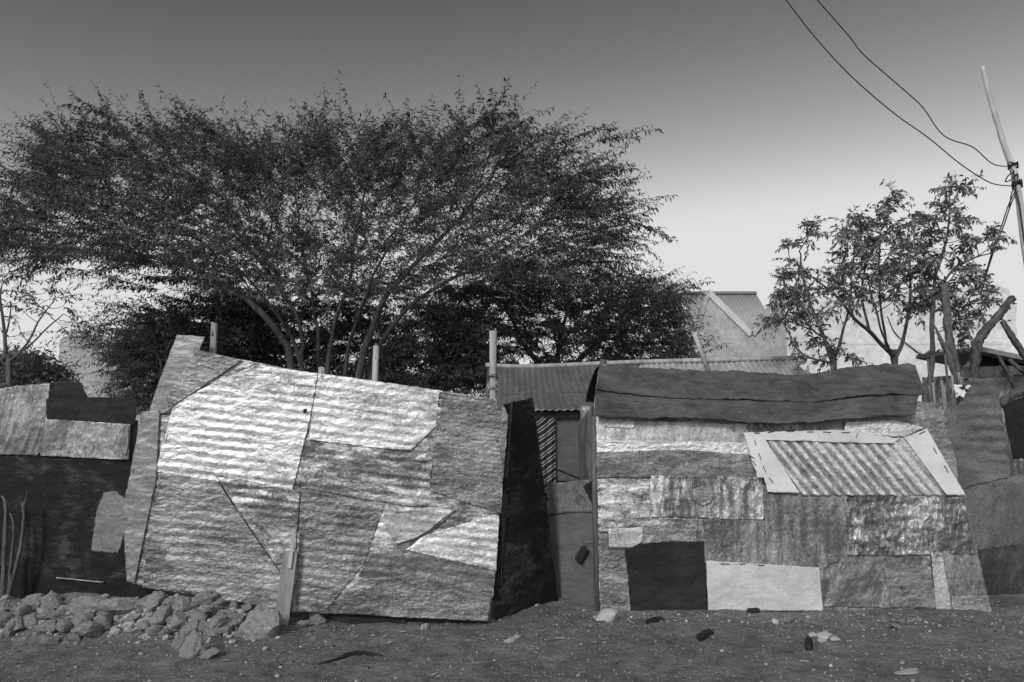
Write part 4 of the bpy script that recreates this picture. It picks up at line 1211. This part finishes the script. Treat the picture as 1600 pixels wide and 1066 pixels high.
# shoots poking out of the outline
tips = [(28, 188, -0.8, 0.5), (60, 172, -0.5, 0.7), (98, 148, -0.9, 0.4), (140, 150, 0.1, 1), (190, 160, 0.5, 0.5), (246, 172, -0.6, 0.5), (345, 165, 0.7, 0.6), (300, 180, -0.3, 0.8),
        (432, 180, -0.7, 0.6), (478, 168, -0.1, 1), (508, 178, 0.2, 1), (538, 162, -0.4, 0.8), (585, 182, -0.1, 1), (626, 164, 0.6, 0.8), (694, 166, -0.7, 0.8), (722, 168, 0.1, 1), (748, 180, 0.6, 0.4),
        (770, 140, 0.0, 1), (795, 140, -0.3, 1), (832, 158, 0.9, 0.3), (846, 182, 0.9, 0.3), (885, 205, 0.5, 0.6), (958, 202, 0.9, 0.3), (1014, 200, 0.95, 0.3), (995, 240, 0.9, 0.4),
        (1002, 262, 1, 0.1), (1005, 286, 1, 0.0), (1036, 308, 1, 0.1), (1050, 346, 1, 0.0), (1004, 374, 1, 0.1), (984, 412, 0.9, -0.3), (940, 400, 0.9, -0.2),
        (4, 236, -1, 0.3), (2, 272, -1, 0.2), (-4, 310, -1, 0.1), (10, 430, -0.7, -0.3), (30, 440, -0.5, -0.4), (190, 428, -0.8, 0.1), (150, 440, -0.9, 0.1)]
SH = dict(AC); SH.update(flat=1.0, radial=0.0, twigs=2, along=1.0, spread=0.07, len=(0.75, 1.05), n=58, rad=0.006, hang=0.5, droop=(-0.05, 0.2), bias=(0, 0, 0.05), leaf=(0.06, 0.135), wid=0.13)
shoots = []
for x in np.arange(10, 960, 15):
    yy = float(np.interp(x, [p[0] for p in top], [p[1] for p in top])) + rng.uniform(-24, 16)
    tips.append((float(x + rng.uniform(-9, 9)), yy, (x - 520) / 520 + rng.uniform(-0.4, 0.4), rng.uniform(0.35, 0.9)))
for x, y, dx, dz in tips:
    d = Vector((dx, rng.uniform(-0.2, 0.2), dz)).normalized()
    for q in (0.95,):
        p = at(x, y, YA + rng.uniform(-0.9, 0.7)) - d * q
        attrA.append(tuple(p)); shoots.append((tuple(p), tuple(d), SH))
bA = at(520, 680, YA)
tree('acacia_tree', 'huge spreading acacia with many leaning stems rising behind the tin screen', bA, stemsA, attrA, 0.35, AC, 'bark', 'leaf', 0.0036, 2.45, shoots=shoots, seed=2.0, minr=0.022)

# ---- second acacia, lower, to the right
YB = 15.0
topB = [(690, 470), (720, 445), (800, 440), (880, 445), (940, 440), (1000, 438), (1035, 446), (1058, 470)]
botB = [(690, 600), (800, 600), (900, 600), (1000, 600), (1040, 580), (1058, 540)]
AB = dict(AC); _c = at(870, 570, 15.0); AB.update(centre=(_c.x, _c.y, _c.z), twigs=5, len=(0.3, 0.75), n=14, leaf=(0.07, 0.14))
attrB = crown_pts(760, topB, botB, YB, 2.2, 0.9)
shB = []
for x, y, dx, dz in [(1092, 422, 0.8, 0.6), (1016, 428, 0.5, 0.8), (1060, 432, 0.8, 0.3), (1094, 468, 1, -0.1), (1072, 500, 1, 0), (1090, 500, 0.9, 0.1), (1118, 522, 0.7, 0.7), (1080, 455, 1, 0.1), (1064, 530, 1, 0.1)]:
    d = Vector((dx, 0, dz)).normalized()
    for q in (0.95, 1.4):
        p = at(x, y, YB) - d * q; attrB.append(tuple(p)); shB.append((tuple(p), tuple(d), dict(SH, leaf=(0.08, 0.14))))
stB = [trunkstem(860, [(850, 600, YB), (820, 540, YB), (790, 480, YB)], 0.12, 0.03), trunkstem(880, [(890, 600, YB), (940, 530, YB), (1000, 480, YB)], 0.10, 0.03),
       trunkstem(870, [(870, 600, YB), (875, 530, 14.2), (890, 470, 13.8)], 0.10, 0.03)]
tree('acacia_tree', 'dense dark acacia behind the ribbed roof, smaller than the huge one', at(870, 680, YB), stB, attrB, 0.35, AB, 'bark', 'leaf_dark', 0.004, 2.45, shoots=shB, seed=5.0)

# ---- dark bushes behind the stems
def bush(label, top, bot, Y, dY, n, stems_px, prm=None, name='thorn_bush', leaf='leaf_dark'):
    st = [trunkstem(a, [(b, 600, Y), (c, 540, Y)], 0.05, 0.015) for a, b, c in stems_px]
    tree(name, label, at(stems_px[0][0], 680, Y), st, crown_pts(n, top, bot, Y, dY, 0.9), 0.35, prm or AB, 'bark', leaf, 0.004, 2.45, seed=Y)
bush('dark thorn bush filling the space left of the acacia stems', [(195, 540), (230, 490), (300, 462), (380, 462), (440, 490)], [(195, 600), (240, 640), (330, 650), (440, 650)], 13.6, 1.0, 520, [(300, 300, 290), (340, 350, 380)])
bush('dark thorn bush right behind the acacia stems', [(400, 480), (480, 470), (560, 470), (620, 490), (660, 540)], [(400, 650), (660, 650)], 14.6, 1.0, 480, [(500, 500, 480), (540, 550, 570)])
bush('loose leafy bush with light gaps right of the acacia stems', [(600, 500), (660, 470), (720, 480), (770, 500)], [(600, 650), (770, 650)], 13.2, 0.8, 210, [(690, 690, 660), (700, 700, 720)])
LOW = dict(AC); LOW.update(radial=0.0, along=0.9, twigs=5, len=(0.3, 0.8), n=14, spread=0.4, flat=0.4, bias=(-0.5, 0, 0.05))
bush('loose bush with flat sprays in front of the mud walled house', [(130, 500), (180, 470), (220, 480), (260, 520)], [(130, 510), (180, 575), (220, 620), (260, 640)], 12.4, 0.7, 42, [(270, 255, 240)], LOW)
bush('low dark bush at the foot of the small tree, left edge', [(-40, 575), (0, 562), (50, 555), (90, 560), (120, 585)], [(-40, 625), (120, 620)], 11.5, 0.6, 110, [(20, 20, 30)])

# ---- small sparse tree at the left edge
YS = 10.6
stS = [trunkstem(14, [(14, 585, YS), (10, 555, YS), (2, 510, YS), (0, 460, YS)], 0.055, 0.02)]
stS.append((  [at(12, 570, YS), at(35, 545, YS), at(60, 505, YS), at(85, 470, YS)], 0.03, 0.008, 0))
stS.append((  [at(24, 560, YS), at(50, 535, YS), at(80, 510, YS), at(100, 490, YS)], 0.022, 0.008, 0))
stS.append((  [at(5, 520, YS), at(12, 495, YS), at(16, 470, YS)], 0.018, 0.008, 0))
attrS = [tuple(at(x, y, YS + rng.uniform(-0.5, 0.5))) for x, y in [(4, 440), (20, 432), (45, 440), (60, 425), (70, 455), (90, 465), (100, 480), (112, 462), (108, 495), (120, 505), (140, 498), (60, 480), (30, 470), (25, 500), (30, 520),
        (55, 470), (-10, 450), (-20, 470), (-15, 500), (95, 510), (80, 440), (15, 455), (45, 460), (130, 512), (75, 490), (35, 485)]]
SS = dict(AC); SS.update(radial=0.0, along=0.9, twigs=3, len=(0.18, 0.42), n=10, leaf=(0.06, 0.12), spread=0.4)
tree('sparse_tree', 'small sparse thin stemmed tree at the left edge above the fence', at(14, 680, YS), stS, attrS, 0.3, SS, 'bark', 'leaf_dark', 0.0045, 2.3, seed=8.0)

# ---- right-hand leafy tree
YN = 9.6
NE = dict(twigs=6, along=0.7, spread=0.7, bias=(0, 0, 0.25), flat=0.9, len=(0.12, 0.27), droop=(0.1, 0.6), rad=0.0035, n=9,
          side=0.75, fwd=0.6, jit=0.2, hang=0.28, leaf=(0.055, 0.10), wid=0.19, curl=0.2)
topN = [(1222, 450), (1232, 410), (1246, 376), (1275, 345), (1300, 350), (1330, 342), (1370, 330), (1395, 312), (1420, 335), (1450, 350), (1470, 360)]
botN = [(1222, 480), (1236, 480), (1270, 500), (1310, 480), (1350, 470), (1400, 480), (1470, 480)]
stN = [trunkstem(1302, [(1302, 575, YN), (1298, 560, YN), (1285, 525, YN), (1268, 480, YN), (1255, 430, YN), (1250, 390, YN)], 0.055, 0.012),
       ([at(1300, 565, YN), at(1312, 535, YN + 0.2), at(1325, 490, YN + 0.4), at(1330, 430, YN + 0.5), at(1335, 380, YN + 0.5)], 0.03, 0.010, 0),
       ([at(1300, 570, YN), at(1275, 562, YN - 0.1), at(1245, 545, YN - 0.2), at(1228, 515, YN - 0.3), at(1215, 490, YN - 0.3)], 0.022, 0.008, 0),
       trunkstem(1398, [(1398, 575, YN), (1394, 555, YN), (1375, 535, YN), (1340, 500, YN - 0.3), (1300, 460, YN - 0.5), (1262, 430, YN - 0.7)], 0.055, 0.012),
       ([at(1396, 565, YN), at(1412, 525, YN), at(1420, 480, YN + 0.1), at(1422, 420, YN + 0.2), at(1420, 370, YN + 0.3)], 0.036, 0.010, 0),
       ([at(1385, 545, YN), at(1380, 500, YN + 0.4), at(1372, 440, YN + 0.6), at(1375, 380, YN + 0.6)], 0.026, 0.010, 0),
       ([at(1396, 560, YN), at(1378, 520, YN - 0.4), at(1370, 480, YN - 0.5), at(1355, 430, YN - 0.7)], 0.022, 0.008, 0)]
attrN = crown_pts(115, topN, botN, YN, 1.1, 0.8)
for x, y in [(1208, 500), (1215, 485), (1225, 500), (1280, 525), (1268, 515), (1290, 535), (1245, 540), (1262, 560), (1300, 548), (1240, 460), (1395, 305), (1402, 320), (1385, 318), (1335, 340), (1275, 352), (1232, 385), (1210, 500),
             (1330, 560), (1320, 555), (1290, 560)]:
    attrN.append(tuple(at(x, y, YN + rng.uniform(-0.2, 0.2))))
tree('leafy_tree', 'leafy tree with drooping leaf tufts and forked stems behind the felt roof', at(1350, 680, YN), stN, attrN, 0.28, NE, 'bark_pale', 'leaf_neem', 0.006, 2.3, seed=12.0, minr=0.02, wig=0.03)
YM = 9.0
topM = [(1420, 400), (1440, 370), (1470, 340), (1490, 300), (1505, 300), (1515, 360), (1540, 390), (1560, 400)]
botM = [(1420, 480), (1440, 500), (1480, 470), (1510, 470), (1530, 500), (1560, 420)]
stM = [trunkstem(1446, [(1446, 640, YM), (1452, 600, YM), (1456, 560, YM), (1456, 500, YM), (1462, 430, YM), (1478, 370, YM), (1486, 300, YM)], 0.060, 0.009),
       ([at(1456, 545, YM), at(1440, 555, YM), at(1420, 540, YM), at(1398, 520, YM), at(1386, 495, YM)], 0.022, 0.008, 0),
       ([at(1466, 420, YM), at(1475, 385, YM), at(1462, 350, YM), at(1455, 340, YM)], 0.016, 0.006, 0),
       ([at(1458, 470, YM), at(1490, 420, YM), at(1520, 405, YM), at(1545, 398, YM), at(1556, 394, YM)], 0.020, 0.006, 0)]
attrM = [tuple(at(x, y, YM + rng.uniform(-0.35, 0.35))) for x, y in [(1486, 292), (1478, 300), (1496, 298), (1508, 292), (1472, 318), (1480, 325), (1470, 330), (1495, 340), (1505, 345), (1490, 352), (1440, 340), (1450, 338), (1460, 350), (1430, 350),
         (1452, 365), (1500, 375), (1515, 378), (1525, 385), (1540, 372), (1552, 375), (1545, 390), (1505, 400), (1515, 410), (1490, 400), (1440, 390), (1430, 400), (1450, 410), (1470, 400), (1520, 425), (1530, 440), (1510, 430), (1498, 440), (1524, 455),
         (1540, 460), (1535, 475), (1515, 470), (1505, 480), (1530, 490), (1510, 495), (1495, 490), (1488, 470), (1480, 450), (1470, 440), (1462, 455), (1440, 450), (1445, 470), (1435, 480), (1490, 425), (1455, 430), (1478, 480), (1492, 505), (1500, 515), (1496, 540), (1520, 500), (1545, 470)]]
tree('leafy_tree', 'tall thin leafy tree with a raised top tuft beside the dead trunk', at(1446, 680, YM), stM, attrM, 0.28, NE, 'bark_pale', 'leaf_neem', 0.006, 2.3, seed=15.0, minr=0.02, wig=0.03)
logthing('dead_trunk', [(1512, 680, 8.6), (1500, 600, 8.6), (1488, 555, 8.6), (1481, 510, 8.6), (1478, 470, 8.6), (1474, 445, 8.6)], [0.085, 0.08, 0.075, 0.072, 0.068, 0.062],
         'thick bare trunk with broken top standing in the leafy tree', 'tree trunk', 'bark_pale')
logthing('split_branch', [(1496, 600, 8.5), (1482, 555, 8.5), (1470, 530, 8.5), (1458, 505, 8.5)], [0.045, 0.05, 0.035, 0.012], 'split pointed branch leaning against the bare trunk', 'branch', 'bark_pale')

# ================================================================== stones and litter
def rock_mesh(seed, flat=0.7, sub=3, mat='stone'):
    bm = bmesh.new()
    bmesh.ops.create_icosphere(bm, subdivisions=sub, radius=1.0)
    r_ = random.Random(seed)
    cuts = [(Vector((r_.gauss(0, 1), r_.gauss(0, 1), r_.gauss(0, 1))).normalized(), r_.uniform(0.5, 0.82)) for _ in range(15)]
    for v in bm.verts:
        d = v.co.normalized(); k = 1.0
        for n_, h in cuts:
            c = d.dot(n_)
            if c > 0.05: k = min(k, h / c)
        k += 0.13 * noise.fractal(d * 3.1 + Vector((seed, 0, 0)), 0.8, 2.0, 4)
        v.co = Vector((d.x * k * 1.0, d.y * k * r_.uniform(0.84, 0.86), d.z * k * flat))
    me = bpy.data.meshes.new('stone'); bm.to_mesh(me); bm.free()
    me.materials.append(M[mat]); me.polygons.foreach_set('use_smooth', [True] * len(me.polygons))
    try: me.set_sharp_from_angle(angle=R(32))
    except Exception: pass
    return me
rocks = [rock_mesh(i * 1.7 + 0.4, 0.55 + 0.1 * (i % 4), 3, ('stone', 'stone_mid', 'stone', 'stone_dark')[i % 4]) for i in range(12)]
rnd = random.Random(3)
STONES = [(83, 940, 25), (55, 940, 26), (35, 955, 25), (72, 960, 21), (95, 960, 21), (133, 943, 36), (131, 966, 32), (102, 978, 23), (134, 984, 33), (166, 961, 22), (185, 946, 46),
          (207, 926, 23), (227, 940, 27), (246, 939, 27), (265, 942, 22), (288, 942, 30), (316, 935, 33), (249, 965, 26), (227, 977, 22), (279, 973, 24), (295, 983, 25), (312, 966, 20), (328, 951, 25),
          (339, 975, 28), (317, 981, 19), (333, 989, 20), (351, 985, 17), (327, 1022, 21), (284, 1006, 26), (8, 967, 28), (27, 975, 26), (75, 980, 24), (110, 955, 13), (161, 973, 24),
          (78, 1000, 22), (341, 943, 15), (365, 945, 15), (413, 943, 19), (425, 973, 24), (498, 969, 21), (472, 974, 16), (240, 985, 17), (265, 968, 18), (372, 965, 15), (362, 975, 15), (378, 990, 16),
          (357, 957, 13), (48, 968, 20), (15, 985, 18), (118, 995, 16), (205, 968, 16), (418, 957, 14), (436, 958, 12), (300, 958, 17), (152, 950, 16), (10, 948, 20), (345, 960, 16), (256, 990, 15), (385, 950, 12)]
def place_stone(px, py, s, label, group=None, me=None, rz=None, catg='stone', flatk=1.0):
    w = s
    g = gsurf(px, py + s * 0.33)
    sc = s / 2.0 / FPX * g.y * 1.28 / 0.8
    o = link('stone', me or rocks[rnd.randrange(12)])
    o.location = (g.x, g.y, gz(g.x, g.y) + sc * 0.30 * flatk)
    o.scale = (sc * rnd.uniform(0.9, 1.12), sc * rnd.uniform(0.85, 1.1), sc * rnd.uniform(0.85, 1.1) * flatk)
    o.rotation_euler = (rnd.uniform(-0.4, 0.4), rnd.uniform(-0.4, 0.4), rnd.uniform(0, 6.28) if rz is None else rz)
    return tag(o, label, catg, group)
ORD = 'first second third fourth fifth sixth seventh eighth ninth tenth eleventh twelfth thirteenth fourteenth fifteenth sixteenth seventeenth eighteenth nineteenth twentieth'.split()
ROWS = [('back row', 0, 946), ('second row', 946, 963), ('third row', 963, 978), ('front row', 978, 1100)]
for rname, y0_, y1_ in ROWS:
    for k_, s_ in enumerate(sorted([q for q in STONES if y0_ <= q[1] < y1_])):
        size = 'large' if s_[2] > 29 else ('small' if s_[2] < 18 else 'medium')
        place_stone(*s_, f'{size} grey fieldstone, {ORD[k_]} from left in the {rname} of the rubble heap', 'fieldstones of the rubble heap')
place_stone(398, 978, 44, 'largest upright grey boulder beside the plank of the tin screen', me=rock_mesh(41.0, 1.15))
place_stone(303, 1013, 32, 'pointed triangular stone lying foremost of the rubble heap', me=rock_mesh(77.0, 1.25))
pale = [rock_mesh(i * 2.9 + 30, 0.85, 2, 'stone_pale') for i in range(3)]
place_stone(946, 962, 24, 'round white stone at the foot of the patched shack corner', me=pale[0])
place_stone(1213, 972, 11, 'pale pebble left of the small grey one before the pale board', me=pale[1])
place_stone(1228, 968, 13, 'small grey stone on the earth before the pale board', me=rocks[2])
place_stone(1384, 968, 15, 'flat stone lying leftmost of three before the shack right end', me=rocks[4], flatk=0.6)
place_stone(1399, 977, 18, 'largest flat stone of three before the shack right end', me=rocks[5], flatk=0.6)
place_stone(1409, 969, 11, 'smallest upper stone of three before the shack right end', me=rocks[1], flatk=0.6)
# small rubble among the stones, pebbles over the ground: uncountable
def scatter(name, items, label, mats, seed):
    base = []
    for i in range(4):
        bm = bmesh.new(); bmesh.ops.create_icosphere(bm, subdivisions=1, radius=1.0)
        r_ = random.Random(seed + i)
        for v in bm.verts: v.co = Vector((v.co.x * r_.uniform(0.7, 1.1), v.co.y * r_.uniform(0.7, 1.1), v.co.z * r_.uniform(0.5, 0.8)))
        bm.verts.ensure_lookup_table()
        base.append((np.array([tuple(v.co) for v in bm.verts]), np.array([[v.index for v in f.verts] for f in bm.faces])))
        bm.free()
    V, F, MI, n0 = [], [], [], 0
    r_ = np.random.default_rng(seed)
    for (x, y, s) in items:
        bv, bf_ = base[r_.integers(4)]
        a, t = r_.uniform(0, 6.28), r_.uniform(-0.5, 0.5)
        Rz = np.array([[math.cos(a), -math.sin(a), 0], [math.sin(a), math.cos(a), 0], [0, 0, 1]])
        Rx = np.array([[1, 0, 0], [0, math.cos(t), -math.sin(t)], [0, math.sin(t), math.cos(t)]])
        V.append((bv * s * r_.uniform(0.7, 1.2, 3)) @ Rx.T @ Rz.T + np.array([x, y, gz(x, y) + s * 0.25])); F.append(bf_ + n0); n0 += len(bv)
        MI += [int(r_.choice(len(mats), p=[m_[1] for m_ in mats]))] * len(bf_)
    me = bpy.data.meshes.new(name); me.from_pydata(np.concatenate(V).tolist(), [], np.concatenate(F).tolist())
    for m_ in mats: me.materials.append(M[m_[0]])
    me.polygons.foreach_set('material_index', MI)
    return tag(link(name, me), label, None, None, 'stuff')
r2 = np.random.default_rng(8)
it = []
for _ in range(900):
    px_, py_ = r2.normal(300, 70), r2.normal(968, 18)
    if r2.uniform() < 0.4: px_, py_ = r2.uniform(-20, 260), r2.normal(966, 16)
    if not (-40 < px_ < 440 and 930 < py_ < 1030): continue
    g = gsurf(px_, py_); it.append((g.x, g.y, float(np.clip(r2.lognormal(-4.0, 0.5), 0.006, 0.05))))
scatter('rubble', it, 'small broken stones between the larger ones of the rubble heap', [('stone', 0.6), ('stone_dark', 0.4)], 4)
it = []
for _ in range(7000):
    y = r2.uniform(4.3, 7.4); x = r2.uniform(-0.78, 0.78) * y
    it.append((x, y, float(np.clip(r2.lognormal(-5.6, 0.6), 0.002, 0.024))))
for _ in range(500):
    x = r2.uniform(0.3, 5.2); y = 6.85 - abs(r2.normal(0, 0.22)); it.append((x, y, float(np.clip(r2.lognormal(-5.1, 0.5), 0.003, 0.024))))
scatter('gravel', it, 'pebbles and grit strewn over the dusty ground', [('stone_mid', 0.25), ('stone_dark', 0.62), ('stone_pale', 0.05), ('rubber', 0.08)], 6)

it_v, it_f = [], []
r3 = np.random.default_rng(21)
for _ in range(420):
    x = r3.uniform(-4.2, 5.0); y = (6.78 if x > 0.8 else 6.35) - abs(r3.normal(0, 0.35)) if r3.uniform() < 0.7 else r3.uniform(4.6, 6.6)
    a = r3.uniform(0, 6.28); l = r3.uniform(0.012, 0.045); w = l * r3.uniform(0.08, 0.4); z = gz(x, y) + 0.006
    ca, sa = math.cos(a), math.sin(a); b0 = len(it_v)
    for u_, v_, h_ in ((-l, 0, 0), (0, w, 0.004), (l, 0, r3.uniform(0, 0.012)), (0, -w, 0.002)):
        it_v.append((x + u_ * ca - v_ * sa, y + u_ * sa + v_ * ca, z + h_))
    it_f.append((b0, b0 + 1, b0 + 2, b0 + 3))
tag(mesh('leaf_litter', it_v, it_f, M['stone_dark'], None, False), 'dead leaves and straw blown against the foot of the walls', None, None, 'stuff')

def scrap(name, poly, h, mat, label, catg, wav=0.3, lift=0.0, subs=3):
    """an irregular thin lump on the ground from its outline seen in the photograph"""
    G = []
    for i_, p in enumerate(poly):
        q = poly[(i_ + 1) % len(poly)]
        for f_ in (0.0, 0.34, 0.67):
            G.append(gnd(p[0] + (q[0] - p[0]) * f_, p[1] + (q[1] - p[1]) * f_))
    for g_ in G:
        g_.x += 0.012 * noise.noise(g_ * 31); g_.y += 0.02 * noise.noise(g_ * 27 + Vector((5, 0, 0)))
    c = sum(G, Vector()) / len(G)
    z0 = gz(c.x, c.y) + lift
    T = thing(name, (c.x, c.y, z0), label, catg)
    m = MB(); n = len(G)
    rings = [(1.0, 0.0), (1.03, 0.45), (0.9, 0.95), (0.5, 1.0 + wav * 0.5)]
    for k, hh in rings:
        for i, g in enumerate(G):
            q = c + (g - c) * k
            m.v.append(Vector((q.x, q.y, z0 - 0.004 + h * hh * (1 + wav * noise.noise(Vector((q.x * 13, q.y * 13, 2.0)))))))
    for r_ in range(len(rings) - 1):
        for i in range(n):
            j = (i + 1) % n
            m.f.append((r_ * n + i, r_ * n + j, (r_ + 1) * n + j, (r_ + 1) * n + i))
    m.f.append(tuple((len(rings) - 1) * n + i for i in range(n))); m.f.append(tuple(range(n))[::-1])
    o = m.build('body', M[mat], T, False)
    return T
t_ = scrap('shoe_sole', [(1166, 956), (1172, 953), (1184, 953), (1189, 957), (1187, 962), (1168, 962)], 0.028, 'rubber', 'black shoe sole lying before the pale board', 'shoe sole')
m = MB(); cc = gnd(1177, 957.5)
m.tube([Vector((cc.x + 0.055 * math.cos(a), cc.y + 0.02 * math.sin(a), gz(cc.x, cc.y) + 0.034)) for a in np.linspace(0, 6.283, 17)], 0.008, 6); m.build('rim', M['rubber'], t_, True)
scrap('rubber_strip', [(1008, 972), (1016, 970), (1024, 966), (1034, 965), (1037, 969), (1028, 973), (1010, 976)], 0.018, 'rubber', 'dark twisted rubber strip on the ground before the black square', 'rubber strip')
scrap('charred_wood', [(1088, 996), (1098, 990), (1110, 986), (1114, 990), (1106, 995), (1094, 999)], 0.035, 'rubber', 'black charred lump of wood on the ground before the pale board', 'wood lump')
t_ = scrap('black_lump', [(1258, 1014), (1260, 1008), (1266, 1008), (1270, 1014), (1266, 1018), (1260, 1018)], 0.060, 'rubber', 'small black pointed lump on the open ground', 'lump')
m = MB(); cc = gnd(1264, 1012); m.tube([Vector((cc.x, cc.y, 0.03)), Vector((cc.x - 0.008, cc.y, 0.085))], [0.016, 0.004], 6); m.build('point', M['rubber'], t_, True)
for k_, (poly, lab) in enumerate([([(1276, 990), (1290, 987), (1300, 991), (1292, 997), (1278, 995)], 'broken flat slab piece, upper of the cluster right of the black lump'),
                                  ([(1262, 989), (1272, 987), (1276, 991), (1266, 993)], 'broken flat slab piece, leftmost of the cluster right of the black lump'),
                                  ([(1296, 995), (1306, 992), (1312, 997), (1300, 1000)], 'broken flat slab piece, rightmost of the cluster right of the black lump'),
                                  ([(1277, 997), (1290, 997), (1292, 1003), (1280, 1003)], 'broken flat slab piece, lowest of the cluster right of the black lump')]):
    scrap('slab_fragment', poly, 0.014, 'stone_pale', lab, 'slab fragment', 0.1)
scrap('paper_scrap', [(1398, 1050), (1414, 1046), (1424, 1043), (1434, 1044), (1440, 1052), (1400, 1053)], 0.008, 'paper', 'pale flat triangular scrap lying at the bottom edge', 'scrap', 0.2)
scrap('paper_scrap', [(1242, 1029), (1250, 1031), (1266, 1031), (1264, 1033), (1250, 1033)], 0.006, 'paper', 'thin pale sliver lying below the black lump', 'scrap', 0.2)
scrap('rag_scrap', [(656, 980), (662, 974), (668, 972), (672, 976), (666, 980), (660, 983)], 0.02, 'paper', 'crumpled pale scrap under the edge of the tin screen', 'scrap', 0.8)
scrap('rag_scrap', [(788, 1002), (800, 997), (808, 992), (816, 994), (806, 1000), (796, 1004)], 0.015, 'paper', 'crumpled pale scrap on the ground before the black door leaf', 'scrap', 0.8)
# half-buried curved hose-like strip
HZ = thing('buried_strip', gnd(545, 1028), 'black curved strip half buried in the earth before the tin screen', 'rubber strip')
P = [gnd(*p) + Vector((0, 0, gz(gnd(*p).x, gnd(*p).y) + 0.006)) for p in [(496, 1040), (512, 1037), (530, 1031), (550, 1026), (570, 1023), (588, 1023), (598, 1026)]]
m = MB(); Q = cat(P, 4); n = len(Q)
m.tube(Q, [0.004 + 0.016 * math.sin(math.pi * i / (n - 1)) for i in range(n)], 7, wob=0.3); m.build('strip', M['rubber'], HZ, True)
